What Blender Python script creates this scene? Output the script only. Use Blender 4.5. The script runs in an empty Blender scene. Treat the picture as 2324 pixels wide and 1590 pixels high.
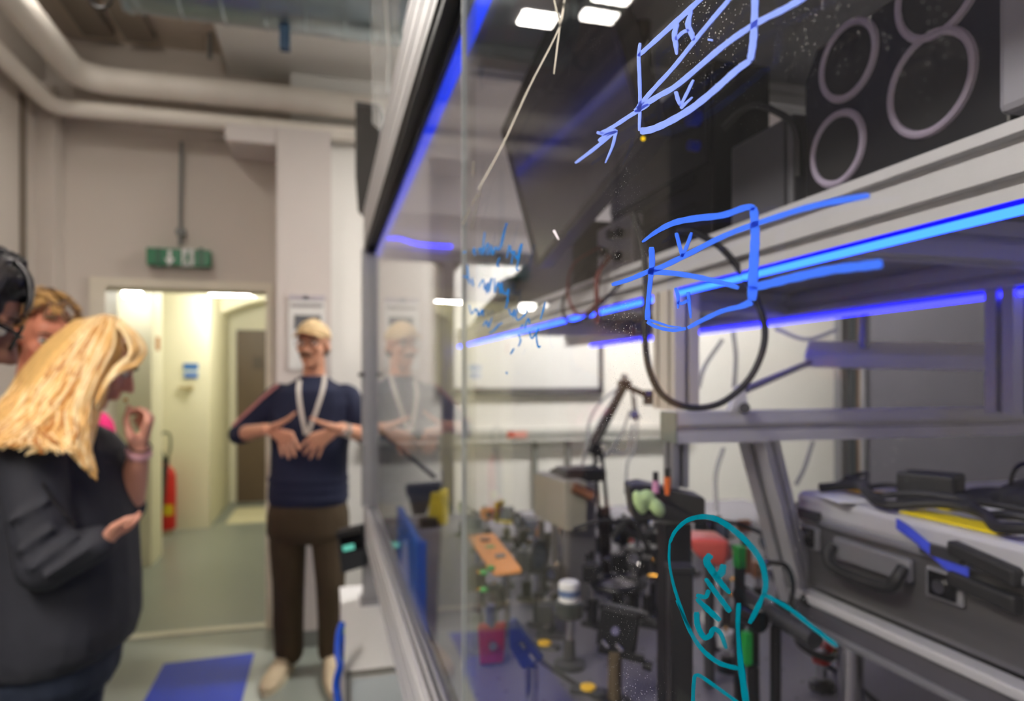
import bpy, bmesh, math, random
from mathutils import Vector, Matrix
random.seed(7)
V = Vector
SC = bpy.context.scene
COL = SC.collection
# ------------------------------------------------------------------ camera, world, exposure
F_PX = 1549.3                       # 24 mm on a 36 mm sensor, frame 2324 px wide
YAW = math.atan(423 / F_PX)
CAM = V((0, 0, 1.5)); HOR = 860.0
FW = V((math.sin(YAW), math.cos(YAW), 0)); RT = V((math.cos(YAW), -math.sin(YAW), 0)); UP = V((0, 0, 1))
cam = bpy.data.cameras.new('camera'); camo = bpy.data.objects.new('camera', cam); COL.objects.link(camo)
camo.location = CAM; camo.rotation_euler = (math.pi / 2, 0, -YAW)
cam.sensor_width = 36; cam.lens = 24; cam.shift_y = 65 / 2324
cam.clip_start = 0.01; cam.clip_end = 60
cam.dof.use_dof = True; cam.dof.focus_distance = 0.33; cam.dof.aperture_fstop = 6.3; cam.dof.aperture_blades = 7
SC.camera = camo
SC.view_settings.view_transform = 'Standard'; SC.view_settings.look = 'None'
SC.view_settings.exposure = 0.0; SC.view_settings.gamma = 1.0; SC.view_settings.use_curve_mapping = False
wd = bpy.data.worlds.new('world'); SC.world = wd; wd.use_nodes = True
wd.node_tree.nodes['Background'].inputs[0].default_value = (0.6, 0.62, 0.68, 1)
wd.node_tree.nodes['Background'].inputs[1].default_value = 0.02
SC.cycles.max_bounces = 10; SC.cycles.transparent_max_bounces = 24
SC.cycles.caustics_reflective = False; SC.cycles.caustics_refractive = False
SC.cycles.sample_clamp_indirect = 6.0

def W(u, v, d):                      # pixel + depth -> world
    return CAM + d * (FW + RT * ((u - 1162) / F_PX) + UP * ((HOR - v) / F_PX))
def ray(u, v):
    return FW + RT * ((u - 1162) / F_PX) + UP * ((HOR - v) / F_PX)
def WX(u, v, x):
    r = ray(u, v); return CAM + r * ((x - CAM.x) / r.x)
def WY(u, v, y):
    r = ray(u, v); return CAM + r * ((y - CAM.y) / r.y)
def WZ(u, v, z):
    r = ray(u, v); return CAM + r * ((z - CAM.z) / r.z)

# ------------------------------------------------------------------ materials
def lin(c):
    c /= 255.0
    return c / 12.92 if c <= 0.04045 else ((c + 0.055) / 1.055) ** 2.4
def RGB(r, g, b): return (lin(r), lin(g), lin(b), 1)
MATS = {}
def mat(name, rgb, rough=0.5, metal=0.0, var=0.08, scale=12.0, bump=0.0, bscale=None, spec=0.5, coat=0.0, trans=0.0, sheen=0.0, stretch=None):
    if name in MATS: return MATS[name]
    m = bpy.data.materials.new(name); m.use_nodes = True; nt = m.node_tree; b = nt.nodes['Principled BSDF']
    tc = nt.nodes.new('ShaderNodeTexCoord'); mp = nt.nodes.new('ShaderNodeMapping')
    nt.links.new(tc.outputs['Object'], mp.inputs[0])
    if stretch: mp.inputs['Scale'].default_value = stretch
    nz = nt.nodes.new('ShaderNodeTexNoise'); nz.inputs['Scale'].default_value = scale; nz.inputs['Detail'].default_value = 5
    nt.links.new(mp.outputs[0], nz.inputs['Vector'])
    mx = nt.nodes.new('ShaderNodeMix'); mx.data_type = 'RGBA'
    c = RGB(*rgb)
    mx.inputs[6].default_value = tuple(min(1, x * (1 - var)) for x in c[:3]) + (1,)
    mx.inputs[7].default_value = tuple(min(1, x * (1 + var)) for x in c[:3]) + (1,)
    nt.links.new(nz.outputs[0], mx.inputs[0]); nt.links.new(mx.outputs[2], b.inputs['Base Color'])
    b.inputs['Roughness'].default_value = rough; b.inputs['Metallic'].default_value = metal
    b.inputs['Specular IOR Level'].default_value = spec; b.inputs['Coat Weight'].default_value = coat
    b.inputs['Transmission Weight'].default_value = trans; b.inputs['Sheen Weight'].default_value = sheen
    if bump:
        n2 = nt.nodes.new('ShaderNodeTexNoise'); n2.inputs['Scale'].default_value = bscale or scale * 4
        nt.links.new(mp.outputs[0], n2.inputs['Vector'])
        bp = nt.nodes.new('ShaderNodeBump'); bp.inputs['Strength'].default_value = bump; bp.inputs['Distance'].default_value = 0.01
        nt.links.new(n2.outputs[0], bp.inputs['Height']); nt.links.new(bp.outputs[0], b.inputs['Normal'])
    MATS[name] = m; return m
def emit(name, col, strength):
    m = bpy.data.materials.new(name); m.use_nodes = True; nt = m.node_tree; nt.nodes.clear()
    e = nt.nodes.new('ShaderNodeEmission'); o = nt.nodes.new('ShaderNodeOutputMaterial')
    e.inputs[0].default_value = tuple(col) + (1,); e.inputs[1].default_value = strength
    nt.links.new(e.outputs[0], o.inputs[0]); return m
def clear(name, tint, haze=0.0, dust=0.0, rough=0.0, base=0.04):
    """thin clear sheet: Schlick reflection over straight transmission, optional haze and dust specks"""
    m = bpy.data.materials.new(name); m.use_nodes = True; nt = m.node_tree; nt.nodes.clear(); L = nt.links
    o = nt.nodes.new('ShaderNodeOutputMaterial')
    lw = nt.nodes.new('ShaderNodeLayerWeight'); lw.inputs['Blend'].default_value = 0.5
    p = nt.nodes.new('ShaderNodeMath'); p.operation = 'POWER'; p.inputs[1].default_value = 7.2
    L.new(lw.outputs['Facing'], p.inputs[0])
    ma = nt.nodes.new('ShaderNodeMath'); ma.operation = 'MULTIPLY_ADD'; ma.inputs[1].default_value = 1 - base; ma.inputs[2].default_value = base
    L.new(p.outputs[0], ma.inputs[0])
    tr = nt.nodes.new('ShaderNodeBsdfTransparent'); tr.inputs[0].default_value = tuple(tint) + (1,)
    gl = nt.nodes.new('ShaderNodeBsdfGlossy'); gl.inputs['Roughness'].default_value = rough
    mx = nt.nodes.new('ShaderNodeMixShader'); L.new(ma.outputs[0], mx.inputs[0]); L.new(tr.outputs[0], mx.inputs[1]); L.new(gl.outputs[0], mx.inputs[2])
    last = mx
    if haze or dust:
        df = nt.nodes.new('ShaderNodeBsdfDiffuse'); df.inputs[0].default_value = (0.8, 0.8, 0.82, 1)
        m2 = nt.nodes.new('ShaderNodeMixShader'); L.new(mx.outputs[0], m2.inputs[1]); L.new(df.outputs[0], m2.inputs[2])
        if dust:
            tc = nt.nodes.new('ShaderNodeTexCoord')
            vo = nt.nodes.new('ShaderNodeTexVoronoi'); vo.inputs['Scale'].default_value = 520; L.new(tc.outputs['Object'], vo.inputs['Vector'])
            nz = nt.nodes.new('ShaderNodeTexNoise'); nz.inputs['Scale'].default_value = 9; L.new(tc.outputs['Object'], nz.inputs['Vector'])
            r1 = nt.nodes.new('ShaderNodeMapRange'); r1.inputs[1].default_value = 0.45; r1.inputs[2].default_value = 0.75; r1.inputs[3].default_value = 0.0; r1.inputs[4].default_value = 0.16
            L.new(nz.outputs[0], r1.inputs[0])
            lt = nt.nodes.new('ShaderNodeMath'); lt.operation = 'LESS_THAN'; L.new(vo.outputs['Distance'], lt.inputs[0]); L.new(r1.outputs[0], lt.inputs[1])
            m3 = nt.nodes.new('ShaderNodeMath'); m3.operation = 'MULTIPLY_ADD'; m3.inputs[1].default_value = dust; m3.inputs[2].default_value = haze
            L.new(lt.outputs[0], m3.inputs[0]); L.new(m3.outputs[0], m2.inputs[0])
        else: m2.inputs[0].default_value = haze
        last = m2
    L.new(last.outputs[0], o.inputs[0]); MATS[name] = m; return m

def milky(name, rgb, tr=0.5):
    m = bpy.data.materials.new(name); m.use_nodes = True; nt = m.node_tree; nt.nodes.clear(); L = nt.links
    o = nt.nodes.new('ShaderNodeOutputMaterial'); d = nt.nodes.new('ShaderNodeBsdfDiffuse'); t = nt.nodes.new('ShaderNodeBsdfTranslucent'); x = nt.nodes.new('ShaderNodeMixShader')
    nz = nt.nodes.new('ShaderNodeTexNoise'); nz.inputs['Scale'].default_value = 3; mp = nt.nodes.new('ShaderNodeMapRange'); mp.inputs[3].default_value = tr - .05; mp.inputs[4].default_value = tr + .05
    d.inputs[0].default_value = RGB(*rgb); t.inputs[0].default_value = RGB(*rgb); L.new(nz.outputs[0], mp.inputs[0]); L.new(mp.outputs[0], x.inputs[0])
    L.new(d.outputs[0], x.inputs[1]); L.new(t.outputs[0], x.inputs[2]); L.new(x.outputs[0], o.inputs[0]); return m

# ------------------------------------------------------------------ mesh helpers
class MB:
    def __init__(s): s.v = []; s.f = []
    def add(s, vs, fs):
        o = len(s.v); s.v += [V(x) for x in vs]; s.f += [tuple(i + o for i in f) for f in fs]; return s
    def box(s, c, size, rot=None):
        c = V(c); hx, hy, hz = (x / 2 for x in size); R = rot or Matrix.Identity(3)
        vs = [c + R @ V((x * hx, y * hy, z * hz)) for z in (-1, 1) for y in (-1, 1) for x in (-1, 1)]
        return s.add(vs, [(0, 2, 3, 1), (4, 5, 7, 6), (0, 1, 5, 4), (2, 6, 7, 3), (0, 4, 6, 2), (1, 3, 7, 5)])
    def bb(s, a, b):
        a, b = V(a), V(b); return s.box((a + b) / 2, [abs(x) for x in (b - a)])
    def prism(s, pts, off):           # closed outline extruded along a vector
        pts = [V(p) for p in pts]; off = V(off); n = len(pts)
        vs = pts + [p + off for p in pts]
        return s.add(vs, [tuple(range(n))[::-1], tuple(range(n, 2 * n))] + [(i, (i + 1) % n, n + (i + 1) % n, n + i) for i in range(n)])
    def cyl(s, p0, p1, r0, r1=None, n=16, cap=True):
        return s.tube([p0, p1], [r0, r0 if r1 is None else r1], n, cap)
    def tube(s, pts, r, n=8, cap=True, flat=1.0):
        pts = [V(p) for p in pts]; m = len(pts)
        rs = r if isinstance(r, (list, tuple)) else [r] * m
        t0 = (pts[1] - pts[0]).normalized()
        a = t0.orthogonal().normalized(); vs = []
        for i, p in enumerate(pts):
            t = (pts[min(i + 1, m - 1)] - pts[max(i - 1, 0)])
            t = t.normalized() if t.length > 1e-9 else t0
            a = (a - t * a.dot(t)); a = a.normalized() if a.length > 1e-6 else t.orthogonal().normalized()
            b = t.cross(a)
            for k in range(n):
                g = 2 * math.pi * k / n; vs.append(p + (a * math.cos(g) + b * math.sin(g) * flat) * rs[i])
        fs = [(i * n + k, i * n + (k + 1) % n, (i + 1) * n + (k + 1) % n, (i + 1) * n + k) for i in range(m - 1) for k in range(n)]
        if cap: fs += [tuple(range(n))[::-1], tuple(range((m - 1) * n, m * n))]
        return s.add(vs, fs)
    def ell(s, c, r, rot=None, n=14, m=9):
        c = V(c); R = rot or Matrix.Identity(3); r = r if isinstance(r, (list, tuple)) else (r, r, r)
        vs = [c + R @ V((0, 0, -r[2]))]
        for j in range(1, m):
            th = -math.pi / 2 + math.pi * j / m
            for k in range(n):
                g = 2 * math.pi * k / n; vs.append(c + R @ V((r[0] * math.cos(th) * math.cos(g), r[1] * math.cos(th) * math.sin(g), r[2] * math.sin(th))))
        vs.append(c + R @ V((0, 0, r[2]))); fs = []
        for k in range(n): fs.append((0, 1 + (k + 1) % n, 1 + k)); fs.append((len(vs) - 1, len(vs) - 1 - n + k, len(vs) - 1 - n + (k + 1) % n))
        for j in range(m - 2):
            for k in range(n):
                a = 1 + j * n + k; b = 1 + j * n + (k + 1) % n; fs.append((a, b, b + n, a + n))
        return s.add(vs, fs)
    def tcap(s, p0, p1, r0, r1, n=12):   # tapered capsule (for remeshed bodies)
        s.cyl(p0, p1, r0, r1, n); s.ell(p0, r0, n=n, m=8); s.ell(p1, r1, n=n, m=8); return s
    def chain(s, pts, rs, n=12):
        for i in range(len(pts) - 1): s.tcap(pts[i], pts[i + 1], rs[i], rs[i + 1], n)
        return s
    def loft(s, rings, n=20):            # rings: (centre, axisA, axisB) -> closed elliptical loft
        vs = []; m = len(rings)
        for c, a, b in rings:
            for k in range(n):
                g = 2 * math.pi * k / n
                ca, sa = math.cos(g), math.sin(g)
                vs.append(V(c) + V(a) * (math.copysign(abs(ca) ** 0.85, ca)) + V(b) * (math.copysign(abs(sa) ** 0.85, sa)))
        fs = [(i * n + k, i * n + (k + 1) % n, (i + 1) * n + (k + 1) % n, (i + 1) * n + k) for i in range(m - 1) for k in range(n)]
        fs += [tuple(range(n))[::-1], tuple(range((m - 1) * n, m * n))]
        return s.add(vs, fs)
    def lathe(s, c, prof, axis=(0, 0, 1), n=20):   # prof: (radius, height)
        c = V(c); ax = V(axis).normalized(); a = ax.orthogonal().normalized(); b = ax.cross(a); vs = []; m = len(prof)
        for r, h in prof:
            for k in range(n):
                g = 2 * math.pi * k / n; vs.append(c + ax * h + (a * math.cos(g) + b * math.sin(g)) * max(r, 1e-5))
        fs = [(i * n + k, i * n + (k + 1) % n, (i + 1) * n + (k + 1) % n, (i + 1) * n + k) for i in range(m - 1) for k in range(n)]
        fs += [tuple(range(n))[::-1], tuple(range((m - 1) * n, m * n))]
        return s.add(vs, fs)
    def ring(s, c, axis, R, r, n=28, k=8):         # torus
        c = V(c); ax = V(axis).normalized(); a = ax.orthogonal().normalized(); b = ax.cross(a); vs = []
        for i in range(n):
            g = 2 * math.pi * i / n; d = a * math.cos(g) + b * math.sin(g)
            for j in range(k):
                h = 2 * math.pi * j / k; vs.append(c + d * (R + r * math.cos(h)) + ax * (r * math.sin(h)))
        return s.add(vs, [(i * k + j, ((i + 1) % n) * k + j, ((i + 1) % n) * k + (j + 1) % k, i * k + (j + 1) % k) for i in range(n) for j in range(k)])
    def slot(s, p0, p1, w, h, up=(0, 0, 1), pitch=0.04):   # T-slot aluminium profile
        p0, p1 = V(p0), V(p1); t = (p1 - p0).normalized(); u = V(up) if abs(V(up).normalized().dot(t)) < .99 else V((0, 1, 0)); u = (u - t * u.dot(t)).normalized(); x = t.cross(u)
        def side(L):
            n = max(1, round(L / pitch)); out = []
            for i in range(n):
                c = -L / 2 + L * (i + 0.5) / n; out.append(c)
            return out
        g, dp = 0.0045, 0.012; pts = []
        for (ax, ay, L, off) in (((1, 0), (0, -1), w, h / 2), ((0, 1), (1, 0), h, w / 2), ((-1, 0), (0, 1), w, h / 2), ((0, -1), (-1, 0), h, w / 2)):
            def P(a, d): return (ax[0] * a + ay[0] * (off - d), ax[1] * a + ay[1] * (off - d))
            pts.append(P(-L / 2 + 0.0005, 0))
            for c in side(L): pts += [P(c - g, 0), P(c - g, dp), P(c + g, dp), P(c + g, 0)]
        q = [p0 + x * a + u * b for a, b in pts]
        return s.prism(q, p1 - p0)
    def build(s, name, m, parent=None, smooth=False, bevel=0.0, local=False, sub=0, angle=None):
        me = bpy.data.meshes.new(name)
        off = V((0, 0, 0)) if (local or parent is None) else OFF.get(parent.name, V((0, 0, 0)))
        me.from_pydata([tuple(x - off) for x in s.v], [], s.f); me.validate()
        bm = bmesh.new(); bm.from_mesh(me); bmesh.ops.recalc_face_normals(bm, faces=bm.faces); bm.to_mesh(me); bm.free()
        me.materials.append(m)
        o = bpy.data.objects.new(name, me); COL.objects.link(o)
        if parent is not None: o.parent = parent; OFF[o.name] = off
        if smooth:
            for p in me.polygons: p.use_smooth = True
            if smooth != 2:
                try: me.set_sharp_from_angle(angle=math.radians(angle or 40))
                except Exception: pass
        if bevel:
            b = o.modifiers.new('bevel', 'BEVEL'); b.width = bevel; b.segments = 2; b.limit_method = 'ANGLE'; b.angle_limit = math.radians(40)
        if sub: o.modifiers.new('sub', 'SUBSURF').levels = sub; o.modifiers['sub'].render_levels = sub
        return o
OFF = {}
LABELS = set()
def tag(o, label, cat, group=None):
    if label in LABELS and not group: print('DUPLICATE LABEL', label)
    LABELS.add(label); o['label'] = label; o['category'] = cat
    if group: o['group'] = group
    return o
def thing(name, label, cat, loc=(0, 0, 0), rotz=0.0, group=None):
    o = bpy.data.objects.new(name, None); COL.objects.link(o); o.location = loc; o.rotation_euler = (0, 0, rotz)
    o.empty_display_size = 0.05
    OFF[o.name] = V(loc); return tag(o, label, cat, group)
def struct(name, mb, m, parent=None, **k):
    o = mb.build(name, m, parent, **k)
    if parent is None: o['kind'] = 'structure'
    return o
def spl(pts, n=6):                    # Catmull-Rom through points
    pts = [V(p) for p in pts]; P = [pts[0] * 2 - pts[1]] + pts + [pts[-1] * 2 - pts[-2]]; out = []
    for i in range(1, len(P) - 2):
        a, b, c, d = P[i - 1], P[i], P[i + 1], P[i + 2]
        for k in range(n):
            t = k / n
            out.append(0.5 * ((2 * b) + (c - a) * t + (2 * a - 5 * b + 4 * c - d) * t * t + (3 * b - a - 3 * c + d) * t ** 3))
    out.append(pts[-1]); return out
def bake_remesh(mb, name, m, parent, voxel, smooth_it=6, fac=0.5):
    """merge overlapping solids into ONE continuous skin"""
    o = mb.build(name, m, parent, smooth=2)
    r = o.modifiers.new('r', 'REMESH'); r.mode = 'VOXEL'; r.voxel_size = voxel; r.use_smooth_shade = True
    if smooth_it: q = o.modifiers.new('s', 'SMOOTH'); q.factor = fac; q.iterations = smooth_it
    dg = bpy.context.evaluated_depsgraph_get(); ev = o.evaluated_get(dg)
    me = bpy.data.meshes.new_from_object(ev); o.modifiers.clear(); old = o.data; o.data = me; bpy.data.meshes.remove(old)
    me.name = name
    if not me.materials: me.materials.append(m)
    for p in me.polygons: p.use_smooth = True
    return o

# ------------------------------------------------------------------ palette
M_wall = mat('wall_paint', (205, 196, 187), 0.75, var=0.03, scale=3, bump=0.04, bscale=60)
M_wallw = mat('wall_white', (232, 230, 226), 0.7, var=0.02, scale=3)
M_ceil = mat('ceiling_paint', (206, 193, 178), 0.85, var=0.05, scale=2)
M_cream = mat('corridor_cream', (228, 224, 200), 0.65, var=0.04, scale=2)
M_floor = mat('epoxy_floor', (136, 143, 136), 0.3, var=0.1, scale=1.6, bump=0.03, bscale=40)
M_alu = mat('anodised_aluminium', (200, 199, 202), 0.42, 0.35, var=0.05, scale=30)
M_alud = mat('grey_aluminium', (150, 150, 156), 0.42, 0.6, var=0.06, scale=30)
M_brush = mat('brushed_sheet', (140, 138, 140), 0.34, 0.85, var=0.14, scale=6, stretch=(1, 1, 14))
M_steel = mat('polished_steel', (205, 205, 205), 0.18, 1.0, var=0.03)
M_blk = mat('black_anodised', (22, 22, 25), 0.42, 0.2, var=0.15, scale=20)
M_rub = mat('black_rubber', (20, 20, 22), 0.6, var=0.1)
M_blkg = mat('black_gloss', (14, 14, 17), 0.12, var=0.1)
M_dgrey = mat('dark_grey_metal', (62, 62, 66), 0.45, 0.4, var=0.1)
M_grey = mat('grey_plastic', (120, 122, 120), 0.5, var=0.06)
M_white = mat('white_laminate', (226, 226, 226), 0.35, var=0.02)
M_paper = mat('white_paper', (228, 228, 226), 0.8, var=0.02)
M_brass = mat('brass', (214, 160, 70), 0.25, 1.0, var=0.05)
M_red = mat('red_paint', (190, 24, 24), 0.35, var=0.08)
M_redan = mat('red_anodised', (168, 22, 44), 0.35, 0.4, var=0.08)
M_green = mat('green_plastic', (28, 150, 60), 0.4, var=0.08)
M_yel = mat('yellow_plastic', (220, 196, 30), 0.45, var=0.08)
M_blue = mat('blue_board', (30, 104, 214), 0.4, var=0.06)
M_navy = mat('navy_anodised', (20, 40, 104), 0.35, 0.3, var=0.1)
M_mat = mat('blue_tacky_mat', (10, 48, 172), 0.5, var=0.12, scale=4, spec=0.2)
M_orange = mat('orange_board', (232, 156, 84), 0.55, var=0.12, scale=16)
M_pinkr = mat('red_translucent', (212, 92, 84), 0.3, var=0.15, scale=9)
M_brown = mat('brown_door', (92, 76, 58), 0.5, var=0.08)
M_wood = mat('oak_edge', (96, 70, 48), 0.55, var=0.2, scale=5, stretch=(8, 8, 1))
M_lgreen = mat('pale_green_vinyl', (170, 196, 140), 0.5, var=0.15, scale=14)
M_galv = mat('galvanised_sheet', (150, 162, 166), 0.3, 0.85, var=0.16, scale=7)
M_exit = mat('exit_green', (0, 104, 66), 0.4, var=0.04)
M_bench = mat('steel_table_top', (112, 109, 120), 0.45, 0.3, var=0.1, scale=8)
M_copper = mat('dull_copper', (140, 92, 62), 0.4, 0.6, var=0.2)
E_blue = emit('led_blue_core', (0.12, 0.62, 11.0), 1.0)
E_blue2 = emit('led_blue_soft', (0.16, 0.16, 7.5), 1.0)
E_deep = emit('led_blue_deep', (0.0, 0.075, 1.7), 1.0)
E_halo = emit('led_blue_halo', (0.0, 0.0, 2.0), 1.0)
E_lamp = emit('lamp_white', (1.0, 0.94, 0.86), 62.0)
E_lamp2 = emit('lamp_white_strong', (1.0, 0.95, 0.89), 130.0)
E_corr = emit('lamp_corridor', (1.0, 0.97, 0.88), 125.0)
E_bulb = emit('lamp_bulb', (1.0, 0.97, 0.9), 42.0)
G_pane = clear('acrylic_pane', (0.985, 0.99, 0.99), haze=0.003, dust=0.6, base=0.03)
G_sheet = clear('clear_plastic_sheet', (0.93, 0.95, 0.96), haze=0.12, base=0.05, rough=0.35)

# ------------------------------------------------------------------ the room
XL, XR, YF, YB, ZC = -1.5, 4.4, 4.35, -3.2, 3.42
fl = MB().bb((-2.6, YB, -0.1), (XR + 0.2, 9.4, 0)); struct('floor', fl, M_floor)
ce = MB().bb((XL - 0.2, YB, ZC), (XR + 0.2, YF + 0.25, ZC + 0.1)); struct('ceiling', ce, M_ceil)
struct('wall_left', MB().bb((XL - 0.15, YB, 0), (XL, YF, ZC)), M_wall)
struct('wall_back', MB().bb((XL - 0.15, YB - 0.15, 0), (XR + 0.15, YB, ZC)), M_wallw)
struct('wall_right', MB().bb((XR, YB, 0), (XR + 0.15, YF, ZC)), M_wallw)
D0, D1, DT = WY(237, 700, YF).x, WY(607, 700, YF).x, WY(420, 652, YF).z
wf = MB()
wf.bb((XL - 0.15, YF, 0), (D0, YF + 0.2, ZC)).bb((D0, YF, DT), (D1, YF + 0.2, ZC)).bb((D1, YF, 0), (-0.2, YF + 0.2, ZC))
struct('wall_far', wf, M_wall)
struct('wall_far_right', MB().bb((-0.2, 4.22, 0), (XR, YF + 0.2, ZC)), M_wallw)
# pillar beside the door, carries the notice
pl = MB().bb((-0.262, 4.0, 0), (0.03, YF, 2.9)); struct('pillar', pl, mat('pillar_paint', (212, 204, 200), 0.7, var=0.03, scale=3))
struct('trim_1', MB().bb((-0.53, 4.0, 2.80), (-0.262, YF, 2.9)), MATS['pillar_paint'], bevel=0.01)      # boxed-out duct at the pillar head
struct('trim_2', MB().bb((XL, 4.25, 3.0), (0.3, YF, 3.1)), M_wall)                            # ledge under the pipes
struct('trim_3', MB().bb((XL, 4.2, 0), (XL + 0.09, YF, 3.1)), M_wall)                         # corner boxing
struct('trim_4', MB().bb((XL - 0.01, 4.0, 1.2), (XL + 0.012, 4.06, 2.95)), mat('dark_wall_strip', (120, 110, 98), 0.8))  # darker vertical strip on the left wall near the corner
struct('baseboard_far', MB().bb((-0.27, 3.985, 0), (0.6, 4.0, 0.09)).bb((D1 + 0.02, YF - 0.012, 0), (-0.27, YF, 0.09)), M_grey)
# door frame and threshold
fr = MB()
fr.bb((D0 - 0.07, YF - 0.02, 0), (D0 + 0.01, YF + 0.22, DT + 0.04)).bb((D0 + 0.01, YF - 0.02, DT - 0.01), (D1 + 0.03, YF + 0.22, DT + 0.04)).bb((D1 - 0.008, YF - 0.02, 0), (D1 + 0.03, YF + 0.22, DT - 0.01))
struct('door_1', fr, mat('frame_cream', (222, 214, 196), 0.5))
struct('trim_5', MB().bb((D0, YF + 0.02, 0), (D1, YF + 0.09, 0.008)), mat('threshold', (212, 210, 190), 0.5))
# corridor beyond the door
struct('ceiling_corridor', MB().bb((-2.6, YF + 0.2, 2.62), (0.4, 9.4, 2.7)), M_cream)
struct('wall_corridor_left', MB().bb((-2.1, YF + 0.2, 0), (-1.95, 7.5, 2.62)), M_cream)
struct('wall_corridor_right', MB().bb((-0.28, YF + 0.2, 0), (-0.1, 9.3, 2.62)), M_cream)
struct('wall_corridor_block', MB().bb((-2.1, 7.45, 0), (-1.13, 9.3, 2.62)), M_cream)
struct('wall_corridor_end', MB().bb((-1.3, 8.95, 0), (-0.1, 9.1, 2.62)), M_cream)
struct('wall_corridor_pilaster', MB().bb((-1.95, 6.05, 0), (-1.35, 6.42, 2.62)), M_cream)
# shallow arch at the far end of the corridor
ar = MB(); pts = []
for i in range(13):
    t = i / 12; pts.append(V((-1.13 + 1.03 * t, 8.2, 2.12 + 0.30 * math.sin(math.pi * (0.12 + 0.6 * t)))))
ar.prism(pts + [V((-0.1, 8.2, 2.62)), V((-1.13, 8.2, 2.62))], (0, 0.3, 0)); struct('trim_7', ar, M_cream)
d2 = MB().bb((-1.045, 8.9, 0), (-0.62, 8.95, 2.1)); dd = struct('door_2', d2, M_brown)
MB().bb((-0.86, 8.885, 1.62), (-0.74, 8.9, 1.78)).build('notice_plate', mat('door_plate', (70, 56, 42), 0.5), dd)
MB().cyl((-0.68, 8.86, 1.05), (-0.68, 8.9, 1.05), 0.012).build('handle', M_steel, dd)
d3 = struct('door_3', MB().bb((-1.96, 4.75, 0), (-1.93, 5.75, 2.1)), mat('pale_green_door', (202, 204, 176), 0.4))
MB().bb((-1.93, 4.9, 1.0), (-1.922, 5.6, 1.95)).build('window_pane', mat('wired_glass', (182, 190, 168), 0.15), d3)
struct('trim_8', MB().bb((-1.0, 7.6, 0), (-0.5, 8.5, 0.004)), mat('bright_floor_patch', (214, 208, 176), 0.7))  # bright floor patch, done as a thin pale sheet
# ceiling joists (dark sheet-metal channels)
for i, u in enumerate((242, 330)):
    a = WZ(u - 52, 15, ZC); b = WZ(u + 50 - (6 if i else 0), 162, ZC)
    x = (a.x + b.x) / 2
    j = MB().bb((x - 0.075, 1.2, ZC - 0.05), (x + 0.075, 4.2, ZC)); struct('trim_%d' % (9 + i), j, mat('joist_metal', (142, 131, 118), 0.6, 0.1))
# ------------------------------------------------------------------ ceiling services
def pipe(label, z, y, x, r, xe, name='heating_pipe'):
    t = thing(name, label, 'pipe', (x, y, z))
    pts = [V((x, -1.5, z)), V((x, y - r * 2.2, z))]
    for k in range(1, 7):
        g = k / 6 * math.pi / 2; pts.append(V((x + r * 2.2 * (1 - math.cos(g)), y - r * 2.2 * (1 - math.sin(g)), z)))
    pts.append(V((xe, y, z)))
    M = mat('pipe_lagging', (234, 227, 217), 0.45, var=0.06, scale=5, bump=0.05)
    MB().tube(pts, r, 18).build('lagging', M, t, smooth=True)
    for xx in (x + 0.42, x + 1.05, xe - 0.2):
        MB().ring((xx, y, z), (1, 0, 0), r + 0.001, 0.006, 20, 6).build('seam_band', M, t, smooth=True)
    return t
pipe('thick upper white lagged pipe turning along the wall corner under the ceiling', 3.09, 4.08, -1.26, 0.07, 3.3)
pipe('thinner lower white pipe running below the thick lagged one', 2.945, 4.14, -1.4, 0.044, 3.3)
hg = tag(MB().cyl((-0.62, 4.1, 3.28), (-0.62, 4.1, ZC), 0.012).build('pipe_hanger', M_grey), 'thin grey rod hanging the white pipe from the ceiling', 'hanger')
# round ventilation duct across the top
yd, zd, rd = 2.92, 3.13, 0.2
t = thing('ventilation_duct', 'round galvanised ventilation duct crossing under the ceiling', 'duct', (0.3, yd, zd))
MB().cyl((-0.75, yd, zd), (3.4, yd, zd), rd, n=36).build('duct_body', M_galv, t, smooth=True)
for k in range(16):
    MB().ring((-0.7 + k * 0.155, yd, zd), (1, 0, 0), rd, 0.006, 36, 6).build('seam', M_galv, t, smooth=True)
MB().tube([V((-0.74, yd - 0.1, zd - 0.17)), V((-0.74, yd, zd - 0.21)), V((-0.74, yd + 0.1, zd - 0.17))], 0.012).build('end_collar', M_galv, t)
tag(MB().bb((-0.18, yd - 0.02, 2.84), (-0.14, yd + 0.03, 2.935)).build('hanger_clamp', mat('teal_blue_clamp', (20, 62, 96), 0.5), bevel=0.004), 'small blue hanger clamp under the galvanised duct', 'clamp')
lc = [W(193, -30, 2.6), W(205, 5, 2.62), W(225, 18, 2.62), W(248, 10, 2.6), W(262, -30, 2.6)]
tag(MB().tube(spl(lc), 0.006).build('ceiling_cable', M_rub, smooth=True), 'black cable loop hanging down beside the ceiling duct', 'cable')
pb = [WZ(525, 178, 3.32), WZ(860, 190, 3.32), WZ(860, -20, 3.32), WZ(497, 40, 3.32)]
x0, x1 = pb[0].x, 2.6
tag(MB().bb((x0, 2.6, 3.30), (x1, pb[0].y - 0.06, 3.34)).build('ceiling_baffle', M_wallw, bevel=0.006), 'large white acoustic panel hung flat beneath the ceiling', 'panel')
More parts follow.
